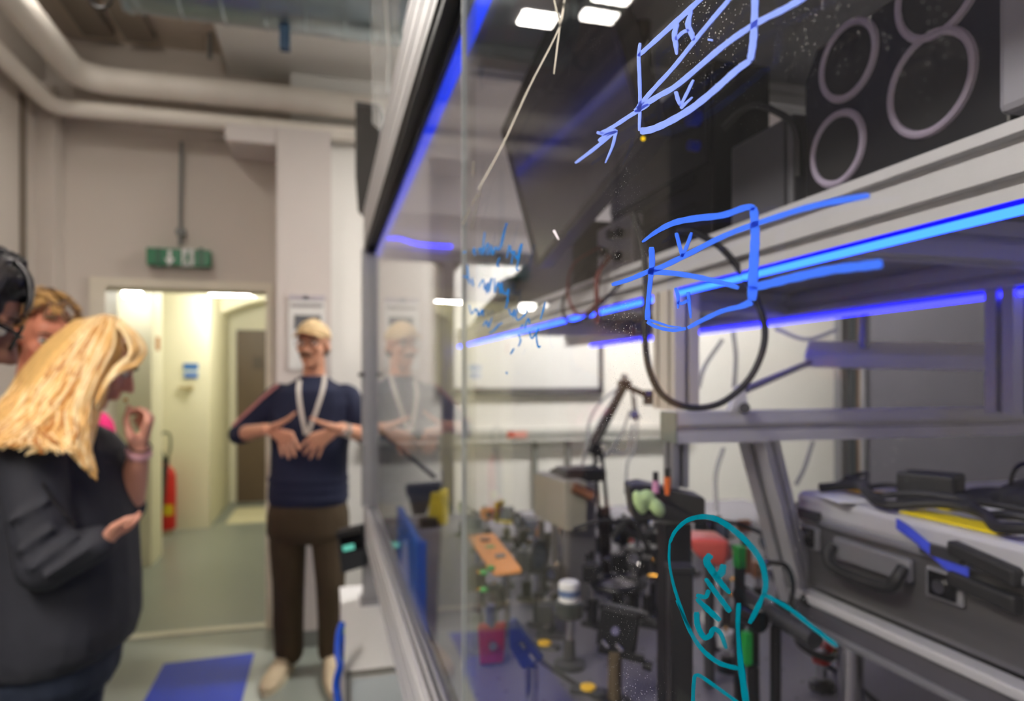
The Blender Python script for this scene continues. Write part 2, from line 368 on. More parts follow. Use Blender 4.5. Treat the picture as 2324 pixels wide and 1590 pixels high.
# ceiling luminaires over the aisle (two of them mirror in the pane), plus the ones over the rest of the room
E_up = emit('added_uplight', (1.0, 0.94, 0.86), 75.0)  # unseen upward glow added on top of the long lamps to brighten the ceiling
def luminaire(label, x, y, sx, sy, m, z=3.3, group=None):
    t = thing('ceiling_light', label, 'light', (x, y, z), group=group)
    MB().bb((x - sx / 2 - 0.03, y - sy / 2 - 0.03, z), (x + sx / 2 + 0.03, y + sy / 2 + 0.03, z + 0.05)).build('housing', M_white, t, bevel=0.008)
    MB().bb((x - sx / 2, y - sy / 2, z - 0.008), (x + sx / 2, y + sy / 2, z)).build('diffuser', m, t)
    MB().cyl((x, y, z + 0.05), (x, y, ZC), 0.008).build('stem', M_grey, t)
    if max(sx, sy) > .5: MB().bb((x - sx / 2, y - sy / 2, z + 0.051), (x + sx / 2, y + sy / 2, z + 0.056)).build('added_uplight_panel', E_up, t)
luminaire('ceiling spot above the aisle, mirrored at the upper edge of the pane', -1.0, 3.15, 0.17, 0.09, E_lamp)
luminaire('ceiling spot over the aisle next to the white pipes', -1.0, 2.975, 0.17, 0.09, E_lamp)
luminaire('small ceiling spot over the middle of the aisle', -0.49, 2.53, 0.13, 0.09, E_lamp, z=2.9)
luminaire('long ceiling light over the aisle behind the visitors', -1.12, 0.25, 0.22, 1.3, emit('lamp_white_mid', (1.0, 0.94, 0.86), 85.0), z=2.78)
luminaire('long ceiling light in front of the white far wall', 1.75, 3.2, 1.2, 0.18, E_lamp2, z=3.1)
luminaire('long ceiling light near the right end of the white far wall', 2.75, 2.9, 1.0, 0.18, E_lamp2, z=3.1)
luminaire('long ceiling light at the back of the laboratory', 0.4, -1.9, 1.2, 0.2, E_lamp)
# exit sign on its conduit
t = thing('exit_sign', 'green emergency exit sign with white arrow and running figure above the doorway', 'sign', (-0.85, YF, 2.25))
a, b = WY(333, 562, YF - 0.06), WY(478, 606, YF - 0.06)
MB().bb((a.x, YF - 0.075, b.z), (b.x, YF - 0.01, a.z)).build('sign_box', M_exit, t, bevel=0.004)
ys = YF - 0.079
def sgn(u, v): return WY(u, v, ys)
aw = MB()
def flat(mb, pts, y=ys, th=0.004): return mb.prism([WY(u, v, y) for u, v in pts], (0, -th, 0))
flat(aw, [(381, 567), (389, 567), (389, 586), (397, 586), (385, 603), (373, 586), (381, 586)]); aw.build('arrow', M_paper, t)
rn = MB(); flat(rn, [(413, 564), (440, 564), (440, 604), (413, 604)]); rn.build('door_symbol', M_paper, t)
mn = MB(); y2 = ys - 0.004
mn.ell(WY(428, 570, y2), (0.008, 0.003, 0.008))
for q in ([(424, 575), (431, 575), (429, 588), (422, 588)], [(422, 587), (426, 588), (420, 600), (415, 600)], [(425, 587), (429, 587), (434, 601), (429, 602)], [(417, 578), (436, 583), (436, 586), (417, 582)]): flat(mn, q, y2)
mn.build('running_figure', M_exit, t)
for u in (355, 452): flat(MB(), [(u, 562), (u + 9, 562), (u + 9, 606), (u, 606)]).build('side_band', mat('exit_green_dark', (0, 78, 50), 0.4), t)
t = thing('cable_conduit', 'thin grey conduit running up the wall above the exit sign', 'conduit', (-0.85, YF, 2.5))
c0, c1 = WY(409, 556, YF - 0.03), WY(412, 322, YF - 0.03)
MB().cyl(c0, c1, 0.011).build('tube', M_grey, t, smooth=True)
MB().box(WY(411, 527, YF - 0.03), (0.05, 0.05, 0.035)).build('clip', M_grey, t)
tag(MB().bb(WY(518, 278, YF - 0.12), WY(537, 322, YF)).build('detector_box', M_blk, bevel=0.006), 'small black box on the ledge beside the pillar duct', 'sensor')
# notice on the pillar
t = thing('wall_notice', 'printed notice with a photo block taped to the pillar behind the man', 'notice', WY(692, 760, 3.985))
MB().bb(WY(655, 668, 3.99), WY(738, 838, 3.999)).build('sheet', M_paper, t)
def np(name, u0, v0, u1, v1, m): MB().bb(WY(u0, v0, 3.987), WY(u1, v1, 3.99)).build(name, m, t)
np('headline', 660, 688, 733, 697, mat('print_grey', (150, 146, 150), 0.8)); np('header_band', 655, 668, 738, 682, mat('print_lilac', (186, 180, 190), 0.8)); np('printed_picture', 668, 714, 728, 748, mat('print_dark', (96, 98, 104), 0.8, scale=60, var=0.5)); np('seal', 688, 670, 700, 680, mat('print_blue', (120, 140, 168), 0.8))
# whiteboard and trunking on the far wall behind the enclosure
yw = 4.22
t = thing('whiteboard', 'whiteboard with grey frame on the far wall behind the table', 'whiteboard', (1.2, yw, 1.8))
MB().bb((0.70, yw - 0.02, 1.44), (1.75, yw, 2.4)).build('panel', M_white, t)
for a, b in (((0.68, 1.40), (1.77, 1.445)), ((0.68, 2.38), (1.77, 2.42)), ((0.68, 1.40), (0.71, 2.42)), ((1.74, 1.40), (1.77, 2.42))):
    MB().bb((a[0], yw - 0.035, a[1]), (b[0], yw, b[1])).build('frame_rail', mat('whiteboard_frame', (92, 90, 100), 0.45, 0.4), t, bevel=0.003)
t = thing('cable_trunking', 'grey cable trunking running along the far wall below the whiteboard', 'trunking', (1.2, yw, 1.15))
MB().bb((0.25, yw - 0.06, 1.10), (2.4, yw, 1.19)).build('duct_body', mat('trunking_grey', (206, 206, 202), 0.5), t, bevel=0.004)
MB().bb((0.25, yw - 0.065, 1.135), (2.4, yw - 0.06, 1.15)).build('cover_joint', M_grey, t)
t = thing('warning_label', 'red and white warning label on the wall trunking', 'label', WY(1170, 985, yw - 0.07))
MB().bb(WY(1152, 979, yw - 0.068), WY(1166, 992, yw - 0.065)).build('red_field', M_red, t); MB().bb(WY(1166, 979, yw - 0.068), WY(1196, 992, yw - 0.065)).build('white_field', mat('pale_red', (226, 150, 140), 0.6), t)
for i, u in enumerate((1215, 1290)):
    q = WY(u, 1000, yw - 0.03); tag(MB().bb((q.x - 0.015, yw - 0.035, 0.5), (q.x + 0.015, yw, 1.10)).build('riser_conduit', M_grey), ('first' if i == 0 else 'second') + ' vertical grey riser below the wall trunking, counted from the red label', 'conduit')
# cupboard with oak edge standing at the right end of the white wall
t = thing('tall_cupboard', 'tall grey cupboard with an oak side edge beyond the table', 'cupboard', (3.3, 3.4, 0))
xa = WY(1905, 900, yw).x; yn = WX(1958, 900, xa).y; xb = xa + 0.03
MB().bb((xb, yn, 0), (max(xb + 0.05, xb + .4), yw - 0.01, 2.5)).build('body', mat('cupboard_grey', (150, 148, 154), 0.5), t, bevel=0.005)
MB().bb((xa, yn + 0.01, 0), (xb, yw - 0.01, 2.5)).build('side_panel', M_wood, t, bevel=0.003)
MB().bb((xa - 0.004, yn + (yw - yn) * .22, 0.2), (xa, yn + (yw - yn) * .8, 2.3)).build('glazed_strip', mat('dark_strip', (34, 40, 46), 0.3), t)
t = thing('partition_screen', 'plain grey partition panel standing behind the metal case', 'partition', (2.6, 2.4, 0))
p0, p1 = W(1962, 0, 3.6), W(2420, 0, 2.9)
pm = MB(); dirn = (V((p1.x, p1.y, 0)) - V((p0.x, p0.y, 0)));
pm.prism([V((p0.x, p0.y, 0)), V((p1.x, p1.y, 0)), V((p1.x, p1.y, 1.92)), V((p0.x, p0.y, 1.92))], (0.03, 0.04, 0)); pm.build('panel', mat('partition_grey', (86, 84, 94), 0.6), t)
pm = MB().cyl((p0.x, p0.y, 0), (p0.x, p0.y, 1.94), 0.02); pm.build('post', M_alud, t)
# ------------------------------------------------------------------ corridor contents
t = thing('corridor_light', 'long bright strip light under the corridor ceiling', 'light', W(545, 663, 6.6))
a, b = W(478, 664, 6.6), W(640, 664, 6.6)
MB().cyl(a, b, 0.028, n=12).build('tube', E_corr, t, smooth=True); MB().bb(a + V((0, -0.03, 0.03)), b + V((0, 0.05, 0.06))).build('batten', M_white, t); MB().cyl((b.x - .1, b.y, b.z + .05), (b.x - .1, b.y, 2.62), .01).build('stem', M_white, t)
for l, u, v, d, r in (('small round bulb lamp by the upper left of the doorway', 245, 657, 5.1, 0.026), ('larger twin bulb lamp inside the corridor by its left wall', 293, 664, 5.2, 0.046)):
    t = thing('wall_lamp', l, 'lamp', W(u, v, d)); q = W(u, v, d)
    MB().ell(q, r).build('bulb', E_bulb, t, smooth=True)
    if r > 0.04: MB().ell(W(u + 19, v + 8, d), 0.04).build('bulb', E_bulb, t, smooth=True)
    MB().cyl(q + V((0, 0, r)), V((q.x, q.y, 2.62)), 0.008).build('stem', M_grey, t)
t = thing('corridor_sign', 'small blue and white sign on the cream corridor wall', 'sign', WY(433, 840, 7.44))
MB().bb(WY(415, 824, 7.44), WY(450, 858, 7.45)).build('plate', mat('sign_pale', (206, 218, 220), 0.5), t)
MB().bb(WY(416, 824, 7.435), WY(450, 838, 7.44)).build('upper_band', mat('sign_blue', (44, 104, 178), 0.5), t); MB().bb(WY(418, 845, 7.435), WY(449, 858, 7.44)).build('lower_band', mat('sign_blue2', (72, 112, 184), 0.5), t)
t = thing('light_switch', 'brass toned switch knob under the corridor sign', 'switch', WY(432, 880, 7.44))
MB().cyl(WY(432, 880, 7.40), WY(432, 880, 7.45), 0.03, n=14).build('rosette', mat('dull_brass', (190, 176, 130), 0.4, 0.5), t, smooth=True); MB().bb(WY(405, 876, 7.42), WY(432, 884, 7.43)).build('lever', mat('dull_brass', (190, 176, 130)), t)
tag(MB().bb(WY(354, 764, 6.04), WY(363, 795, 6.05)).build('orange_marker', mat('orange_print', (208, 136, 70), 0.6)), 'small orange marker strip on the corridor pilaster', 'label')
# fire extinguisher
q = W(376, 1198, 6.6); q.z = 0.0
t = thing('fire_extinguisher', 'red fire extinguisher with black discharge horn standing on the corridor floor', 'fire extinguisher', q)
MB().lathe(q, [(0.06, 0.05), (0.09, 0.06), (0.092, 0.1), (0.092, 0.56), (0.075, 0.62), (0.035, 0.66), (0.03, 0.7)], n=24).build('cylinder', M_red, t, smooth=True)
MB().lathe(q, [(0.07, 0.0), (0.07, 0.05)], n=16).build('foot_stand', mat('stand_tan', (170, 158, 140), 0.6), t)
MB().bb(q + V((-0.0, -0.098, 0.2)), q + V((0.085, -0.088, 0.3))).build('yellow_label', M_yel, t)
MB().box(q + V((0, 0, 0.72)), (0.05, 0.12, 0.04)).build('valve', M_blk, t, bevel=0.005)
hs = spl([q + V((0, 0, 0.72)), q + V((-0.05, -0.03, 0.86)), q + V((-0.02, -0.05, 0.98)), q + V((0.05, -0.08, 0.97)), q + V((0.06, -0.1, 0.84)), q + V((0.03, -0.11, 0.72))])
MB().tube(hs, 0.014).build('hose', mat('olive_hose', (112, 116, 96), 0.5), t, smooth=True)
MB().cyl(q + V((0.04, -0.12, 0.76)), q + V((-0.05, -0.13, 0.28)), 0.018, 0.062, 16).build('horn', mat('horn_black', (38, 40, 36), 0.6), t, smooth=True)
# floor: tacky mat
mt = MB(); A = [WZ(375, 1505, 0.004), WZ(577, 1482, 0.004), WZ(530, 1640, 0.004), WZ(300, 1640, 0.004)]
A = [V((-0.78, 3.42, 0.002)), V((-0.37, 3.60, 0.002)), V((-0.37, 2.4, 0.002)), V((-0.86, 2.4, 0.002))]
A = [WZ(372, 1507, 0.002), WZ(577, 1482, 0.002)]; A += [V((A[1].x, 2.3, 0.002)), V((A[0].x + 0.02, 2.3, 0.002))]
tag(mt.prism(A, (0, 0, 0.004)).build('floor_mat', M_mat), 'bright blue tacky mat lying on the floor in front of the doorway', 'mat')

# dark cabinets added out of view along the aisle wall, darkening the pane's reflections
for k, l in enumerate(('first added dark cabinet, darkening the pane reflections, nearest the visitors', 'second added dark cabinet, darkening the pane reflections, in the middle', 'third added dark cabinet, darkening the pane reflections, towards the door')):
    y0 = 1.22 + k * 0.62
    t = thing('added_dark_cabinet', l, 'cabinet', (XL + 0.08, y0 + 0.3, 0), group='dark cabinets added to darken the pane reflections')
    MB().bb((XL + 0.004, y0, 0), (XL + 0.15, y0 + 0.6, 2.75)).build('body', mat('added_cabinet_dark', (58, 56, 60), 0.6), t, bevel=0.004)
    for a, b in ((0.01, 0.295), (0.305, 0.59)):
        q = MB().bb((XL + 0.15, y0 + a, 0.08), (XL + 0.168, y0 + b, 2.73)).build('door', mat('added_cabinet_dark', (58, 56, 60)), t, bevel=0.003)
        MB().bb((XL + 0.168, y0 + (b - 0.03 if a < 0.1 else a + 0.015), 1.05), (XL + 0.185, y0 + (b - 0.015 if a < 0.1 else a + 0.03), 1.25)).build('handle', M_steel, q)
# ------------------------------------------------------------------ the enclosure
M_milk = milky('milky_panel', (236, 234, 238), 0.6)
GX = 0.15; YE = 2.62; YN = -1.2; ZT = 1.99; ZB = 1.02; TX1 = 2.28
en = thing('table_enclosure', 'aluminium profile enclosure with clear sliding panes around the optical table', 'enclosure', (0.17, YE, 0.9))
# top rail (tall outer face), glass track, bottom rail
MB().slot((0.165, YN, ZT + 0.075), (0.165, YE + 0.06, ZT + 0.075), 0.05, 0.15, pitch=0.05).build('top_rail', M_alu, en)
MB().bb((0.139, YN, ZT - 0.004), (0.176, YE, ZT)).bb((0.143, YN, ZT - 0.02), (0.146, YE, ZT)).bb((0.170, YN, ZT - 0.02), (0.173, YE, ZT)).build('upper_glass_track', M_blk, en)
MB().slot((0.160, YN, ZB - 0.065), (0.160, YE + 0.06, ZB - 0.065), 0.04, 0.12).build('bottom_rail', M_alu, en)
MB().bb((0.143, YN, ZB - 0.004), (0.146, YE, ZB + 0.012)).bb((0.156, YN, ZB - 0.004), (0.158, YE, ZB + 0.012)).bb((0.168, YN, ZB - 0.004), (0.171, YE, ZB + 0.012)).build('lower_glass_track', M_alu, en)
MB().slot((0.165, YE + 0.02, 0.89), (0.165, YE + 0.02, ZT), 0.05, 0.08, pitch=0.04).build('corner_post', M_alud, en)
MB().slot((0.142, YE + 0.03, ZB), (0.142, YE + 0.03, ZT), 0.02, 0.05).build('door_stile', M_alud, en)
MB().slot((0.46, YE + 0.02, 0.97), (0.46, YE + 0.02, ZT - 0.04), 0.045, 0.045).build('end_post', M_alud, en)
MB().slot((0.14, YE + 0.02, ZT - 0.01), (TX1, YE + 0.02, ZT - 0.01), 0.045, 0.05).build('end_beam', M_alud, en)
MB().slot((TX1, YN, ZT - 0.02), (TX1, YE + 0.02, ZT - 0.02), 0.045, 0.045).build('rear_rail', M_alu, en)
MB().slot((TX1, YE, 0.97), (TX1, YE, ZT), 0.045, 0.045).build('rear_post', M_alud, en)
MB().prism([V((0.40, YE - 0.01, ZT - 0.035)), V((0.44, YE - 0.01, ZT - 0.035)), V((0.44, YE - 0.01, ZT - 0.075))], (0, 0.03, 0)).build('gusset', M_dgrey, en)
MB().prism([V((0.48, YE - 0.01, ZT - 0.035)), V((0.52, YE - 0.01, ZT - 0.035)), V((0.48, YE - 0.01, ZT - 0.075))], (0, 0.03, 0)).build('gusset', M_dgrey, en)
rb = MB().bb((0.14, YN, ZT + 0.15), (TX1 + 0.03, 1.3, ZT + 0.17)); rb.build('roof_panel', mat('roof_grey', (150, 150, 156), 0.5, var=0.06), en)
MB().bb((0.14, 1.3, ZT + 0.15), (TX1 + 0.03, YE + 0.06, ZT + 0.154)).build('roof_panel', M_milk, en)
MB().bb((0.19, YE + 0.018, ZT + 0.01), (TX1, YE + 0.022, ZT + 0.15)).build('upper_end_panel', M_milk, en)
for k, y in enumerate((0.75, 1.28)):
    MB().slot((0.19, y, ZT + 0.12), (TX1, y, ZT + 0.12), 0.045, 0.045).build('roof_beam', M_alu, en)
MB().box((0.129, YE + 0.0, 1.517), (0.022, 0.05, 0.014)).build('latch', M_blk, en, bevel=0.003)
for z in (1.43, 1.26):
    MB().cyl((0.135, YE + 0.0, z), (0.141, YE + 0.0, z), 0.012, n=12).build('bolt', M_steel, en)
# two sliding panes
def pane(label, x, y0, y1, edge):
    t = thing('sliding_pane', label, 'glass pane', (x, (y0 + y1) / 2, ZB))
    MB().bb((x, y0, ZB + 0.004), (x + 0.005, y1, ZT + 0.004)).build('sheet', G_pane, t)
    e = MB().bb((x - 0.0003, edge - 0.0012, ZB + 0.004), (x + 0.0053, edge + 0.0012, ZT))
    e.build('polished_edge', mat('acrylic_edge', (150, 156, 158), 0.3), t)
PX0 = GX
pane('near clear sliding pane covered with marker drawings', PX0, -1.1, 0.765, 0.765)
pane('far clear sliding pane mirroring the man in the cap', PX0 + 0.012, 0.768, YE - 0.02, YE - 0.02)
# LED strips
def strip(label, pts, r, core, halo, name='led_strip', grp=None):
    t = thing(name, label, 'led strip', pts[0])
    MB().tube(pts, r, 8).build('diffuser', core, t, smooth=True)
    up = V((0, 0, r * 1.25)); MB().tube([V(p) + up for p in pts], r * 1.2, 4).build('channel_or_halo', halo, t)  # aluminium channel on some strips; on shelf strips a painted glow around the LEDs
strip('blue light strip tucked under the top rail along the clear panes', [(0.192, 0.3, ZT - 0.012), (0.192, 1.4, ZT - 0.014), (0.190, 2.45, ZT - 0.012), (0.187, 2.56, ZT - 0.03)], 0.0105, E_deep, M_alu)
strip('short sagging blue light strip across the far end beam', spl([(0.185, 2.575, 2.005), (0.20, 2.58, 2.02), (0.26, 2.58, 2.028), (0.33, 2.58, 2.012), (0.40, 2.58, 2.008), (0.465, 2.58, 2.008)]), 0.0075, E_blue2, M_alu)
MS = emit('led_blue_glow', (0.0, 0.0, 0.9), 1.0)
# instrument shelf over the table
SX0, SX1, SZ = 0.49, 0.975, 1.632
sh = thing('overhead_shelf', 'aluminium overhead shelf carrying instruments above the optical table', 'shelf', (SX0, 1.0, SZ))
MB().slot((SX0 + 0.02, YN + 0.2, SZ + 0.03), (SX0 + 0.02, YE, SZ + 0.03), 0.04, 0.06, pitch=0.03).build('front_rail', M_alu, sh)
MB().slot((SX1 - 0.02, YN + 0.2, SZ + 0.03), (SX1 - 0.02, YE, SZ + 0.03), 0.04, 0.06, pitch=0.03).build('rear_rail', M_alu, sh)
MB().bb((SX0 + 0.04, YN + 0.2, SZ + 0.05), (SX1 - 0.04, YE - 0.02, SZ + 0.058)).build('shelf_board', mat('shelf_grey', (170, 168, 170), 0.5, var=0.03), sh)
for y in (0.02, 0.62, 1.25, 2.0):
    MB().slot((SX0 + 0.04, y, SZ + 0.025), (SX1 - 0.04, y, SZ + 0.025), 0.045, 0.045).build('cross_beam', M_alu, sh)
cp = MB().slot((0.51, 0.93, 1.455), (0.51, 0.93, SZ), 0.04, 0.07, up=(0, 1, 0), pitch=0.04)
cp.build('shelf_column', mat('column_alu', (208, 200, 190), 0.45, 0.35), sh)
MB().slot((0.488, 0.888, 1.345), (0.488, 0.888, 1.41), 0.025, 0.03, up=(0, 1, 0), pitch=0.03).build('lower_post', M_alud, sh)
MB().slot((SX1 - 0.0, 0.778, 1.45), (SX1 - 0.0, 0.778, SZ), 0.045, 0.045).build('rear_post', M_alu, sh)
MB().slot((0.478, 0.888, 1.431), (1.62, 0.888, 1.431), 0.045, 0.045).build('cross_bar', M_alu, sh)
MB().bb((0.474, 0.8645, 1.4085), (0.478, 0.9115, 1.4535)).build('end_cap', mat('end_cap_grey', (112, 116, 110), 0.5), sh, bevel=0.002)
MB().slot(W(1718, 985, 1.03), W(1812, 1352, 1.12), 0.043, 0.043).build('brace', M_alu, sh)
MB().ell(W(1832, 1360, 1.07), 0.011, n=12, m=8).build('knob', M_rub, sh, smooth=True)
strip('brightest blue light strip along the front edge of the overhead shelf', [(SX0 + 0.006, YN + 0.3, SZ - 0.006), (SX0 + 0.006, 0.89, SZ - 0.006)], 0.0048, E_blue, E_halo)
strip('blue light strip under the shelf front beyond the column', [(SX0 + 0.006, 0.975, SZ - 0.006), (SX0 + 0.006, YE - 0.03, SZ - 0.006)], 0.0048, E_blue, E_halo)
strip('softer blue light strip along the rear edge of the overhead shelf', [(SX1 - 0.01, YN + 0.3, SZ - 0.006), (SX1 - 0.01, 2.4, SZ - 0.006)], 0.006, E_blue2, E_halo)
# optical table
TX0 = 0.206
tb = thing('optical_table', 'steel optical table top inside the clear enclosure', 'table', (1.0, 0.7, 0.9))
TZ = 0.98
MB().bb((TX0, YN + 0.05, 0.80), (1.75, YE - 0.02, TZ)).build('table_top', M_bench, tb, bevel=0.004)
hl = MB()                                     # tapped holes near the camera side
for i in range(12):
    for j in range(22): hl.add([(0.24 + i * 0.05 + 0.003 * math.cos(g * math.pi / 3), 0.15 + j * 0.05 + 0.003 * math.sin(g * math.pi / 3), TZ + 0.0006) for g in range(6)], [tuple(range(6))])
ho = hl.build('threaded_holes', M_rub, tb); ho['kind'] = 'stuff'
for x in (0.5, 1.5):
    for y in (-0.4, 2.0): MB().cyl((x, y, 0), (x, y, 0.8), 0.09, n=20).build('leg', M_dgrey, tb, smooth=True)
# raised platform with light rails, carries the metal case
PZ = 1.165; PXF = 0.722
pf = thing('raised_platform', 'dark raised platform with pale edge rails under the metal case', 'platform', (1.0, 0.3, TZ))
MB().bb((PXF + 0.006, YN + 0.3, PZ - 0.05), (1.45, 0.94, PZ - 0.006)).build('deck', mat('platform_grey', (86, 84, 92), 0.5, 0.3), pf)
MB().bb((PXF, YN + 0.3, PZ - 0.014), (PXF + 0.03, 0.95, PZ)).build('upper_edge_rail', M_alu, pf, bevel=0.003)
MB().bb((PXF, YN + 0.3, PZ - 0.052), (PXF + 0.03, 0.95, PZ - 0.042)).build('lower_edge_rail', M_alud, pf, bevel=0.002)
for y in (-0.6, -0.25, 0.9):
    for x in (0.8, 1.4): MB().cyl((x, y, TZ), (x, y, PZ - 0.05), 0.019, n=14).build('support_post', M_steel, pf, smooth=True)
# aluminium transport case on the platform
CX, CY1, CZ1 = 0.748, 0.955, 1.318
cs = thing('transport_case', 'brushed aluminium transport case with black handle and spring latches', 'case', (1.0, 0.3, PZ))
MB().bb((CX, -0.5, PZ), (1.25, CY1, CZ1 - 0.03)).build('body', M_brush, cs, bevel=0.012)
MB().bb((CX - 0.004, -0.504, CZ1 - 0.04), (1.254, CY1 + 0.004, CZ1)).build('lid', M_alu, cs, bevel=0.01)
MB().bb((CX - 0.007, -0.5, CZ1 - 0.046), (CX, CY1, CZ1 - 0.036)).build('rim', M_alud, cs, bevel=0.002)
def CP(u, v): return WX(u, v, CX)
def casehandle(u0, v0, u1, v1):
    a, b = CP(u0, v0), CP(u1, v1)
    q = MB().bb((CX - 0.012, b.y, b.z + 0.012), (CX, a.y, a.z)); hp = q.build('handle_plate', M_alud, cs, bevel=0.004)
    MB().tube(spl([V((CX - 0.014, a.y - 0.006, a.z - 0.012)), V((CX - 0.024, a.y - 0.006, b.z + 0.02)), V((CX - 0.026, a.y - 0.018, b.z + 0.004)), V((CX - 0.026, (a.y + b.y) / 2, b.z)), V((CX - 0.026, b.y + 0.018, b.z + 0.004)), V((CX - 0.024, b.y + 0.006, b.z + 0.02)), V((CX - 0.014, b.y + 0.006, a.z - 0.012))], 4), 0.008, 8).build('grip', M_rub, hp, smooth=True)
casehandle(1903, 1215, 2078, 1345)
def caselatch(u0, v0, u1, v1):
    a, b = CP(u0, v0), CP(u1, v1); cy, cz = (a.y + b.y) / 2, (a.z + b.z) / 2; hy, hz = abs(a.y - b.y) / 2, abs(a.z - b.z) / 2
    p = MB().bb((CX - 0.008, cy - hy, cz - hz), (CX, cy + hy, cz + hz)).build('latch_plate', M_alud, cs, bevel=0.003)
    MB().bb((CX - 0.011, cy - hy * .72, cz - hz * .72), (CX - 0.008, cy + hy * .72, cz + hz * .78)).build('latch_recess', M_blkg, p)
    MB().cyl((CX - 0.016, cy, cz), (CX - 0.010, cy, cz), 0.009, n=10).build('twist_key', M_steel, p, smooth=True)
    MB().bb((CX - 0.014, cy - hy * 1.1, CZ1 - 0.04), (CX - 0.004, cy + hy * 1.1, CZ1 - 0.026)).build('keeper', M_dgrey, p)
caselatch(1808, 1180, 1866, 1252); caselatch(2110, 1280, 2195, 1380)
# things lying on the case
def slab(label, name, cat, u0, v0, u1, v1, z, th, m, w=None):
    p = [WZ(u0, v0, z), WZ(u1, v1, z)]; d = (p[1] - p[0]); n = V((-d.y, d.x, 0)).normalized() * (w or 0.03)
    if n.x < 0: n = -n
    return tag(MB().prism([p[0], p[1], p[1] + n, p[0] + n], (0, 0, th)).build(name, m, bevel=0.001), label, cat)
TZc = CZ1 + 0.001
slab('yellow caution sticker on the near front edge of the case lid', 'caution_sticker', 'sticker', 2040, 1163, 2262, 1214, TZc, 0.003, mat('bright_yellow', (240, 214, 20), 0.4), 0.042)
slab('second yellow sticker set back on the case lid', 'caution_sticker', 'sticker', 2066, 1140, 2150, 1160, TZc, 0.003, M_yel, 0.02)
slab('white paper slip at the far end of the case lid', 'paper_slip', 'paper', 1845, 1122, 1905, 1142, TZc, 0.002, M_paper, 0.05)
slab('crumpled white paper beside the black bag on the case', 'paper_slip', 'paper', 2190, 1150, 2260, 1166, TZc + 0.004, 0.004, M_paper, 0.05)
slab('long yellow ruler lying on the case under the black cables', 'ruler', 'ruler', 1888, 1108, 2020, 1128, TZc, 0.004, mat('amber_plastic', (214, 160, 30), 0.4), 0.02)
q = WZ(2112, 1140, TZc)
t = thing('power_adapter', 'black power adapter brick standing on the case lid', 'adapter', q)
MB().box(q + V((0, 0.0, 0.022)), (0.06, 0.075, 0.044), Matrix.Rotation(0.5, 3, 'Z')).build('brick', M_rub, t, bevel=0.004)
MB().tube(spl([q + V((0.0, -0.04, 0.02)), q + V((0.03, -0.08, 0.006)), q + V((0.05, -0.12, 0.006)), q + V((0.02, -0.15, 0.006))]), 0.003).build('lead', M_rub, t, smooth=True)
cb = [('thick black cable bundle coiled along the case lid', 0.0, 0.007), ('second black cable draped behind the yellow ruler', 0.03, 0.005), ('thin black cable sagging off the far end of the case', 0.055, 0.004)]
for i, (l, o, r) in enumerate(cb):
    a = WZ(1825, 1108, TZc + r); pts = []
    for k in range(9):
        tt = k / 8; pts.append(V((a.x + .03 + o + 0.025 * math.sin(k * 1.7 + i), a.y - 0.42 * tt, TZc + r + 0.012 * abs(math.sin(k * 1.1 + i)) + i * 0.004)))
    if i == 2: pts.insert(0, V((a.x - 0.02, CY1 + 0.04, CZ1 - 0.05)))
    tag(MB().tube(spl(pts, 5), r).build('cable', M_rub, smooth=True), l, 'cable')
q = WZ(2320, 1175, TZc)
t = thing('equipment_bag', 'black soft bag slumped at the near end of the case', 'bag', q)
bg = MB(); bg.ell(q + V((0.05, -0.04, 0.022)), (0.09, 0.10, 0.034)); bg.ell(q + V((0.03, 0.05, 0.012)), (0.05, 0.06, 0.018)); bake_remesh(bg, 'bag_body', mat('black_nylon', (18, 18, 24), 0.7, var=0.2, bump=0.3, scale=20), t, 0.006, 4)
MB().tube(spl([q + V((0.0, 0.02, 0.03)), q + V((0.0, 0.0, 0.07)), q + V((0.04, -0.05, 0.065)), q + V((0.06, -0.08, 0.04))]), 0.006, flat=0.4).build('strap', M_rub, t, smooth=True)
t = thing('blue_strap', 'blue webbing strap hanging down the front of the case', 'strap', CP(2100, 1200))
sp = spl([CP(2050, 1186) + V((-0.012, 0, 0)), CP(2085, 1205) + V((-0.016, 0, 0)), CP(2130, 1245) + V((-0.014, 0, 0)), CP(2175, 1285) + V((-0.012, 0, 0)), CP(2215, 1300) + V((-0.012, 0, 0))])
sb = MB(); w = V((0.0, 0, 0.007)); sb.add([p + w for p in sp] + [p - w for p in sp] + [p + w + V((0.002, 0, 0)) for p in sp] + [p - w + V((0.002, 0, 0)) for p in sp],
    [(i, i + 1, len(sp) + i + 1, len(sp) + i) for i in range(len(sp) - 1)] + [(2 * len(sp) + i, 3 * len(sp) + i, 3 * len(sp) + i + 1, 2 * len(sp) + i + 1) for i in range(len(sp) - 1)])
sb.build('webbing', mat('blue_webbing', (48, 66, 190), 0.7), t)
t = thing('carry_frame', 'black padded carrying frame fixed to the near front of the case', 'handle', CP(2240, 1280))
for v0, v1 in ((1222, 1290), (1290, 1352)):
    a, b = CP(2172, v0), CP(2172, v0 + 34); c = CP(2330, v1), CP(2330, v1 + 44)
    MB().prism([a, b, c[1], c[0]], (-0.018, 0, 0)).build('padded_bar', M_rub, t, bevel=0.004)
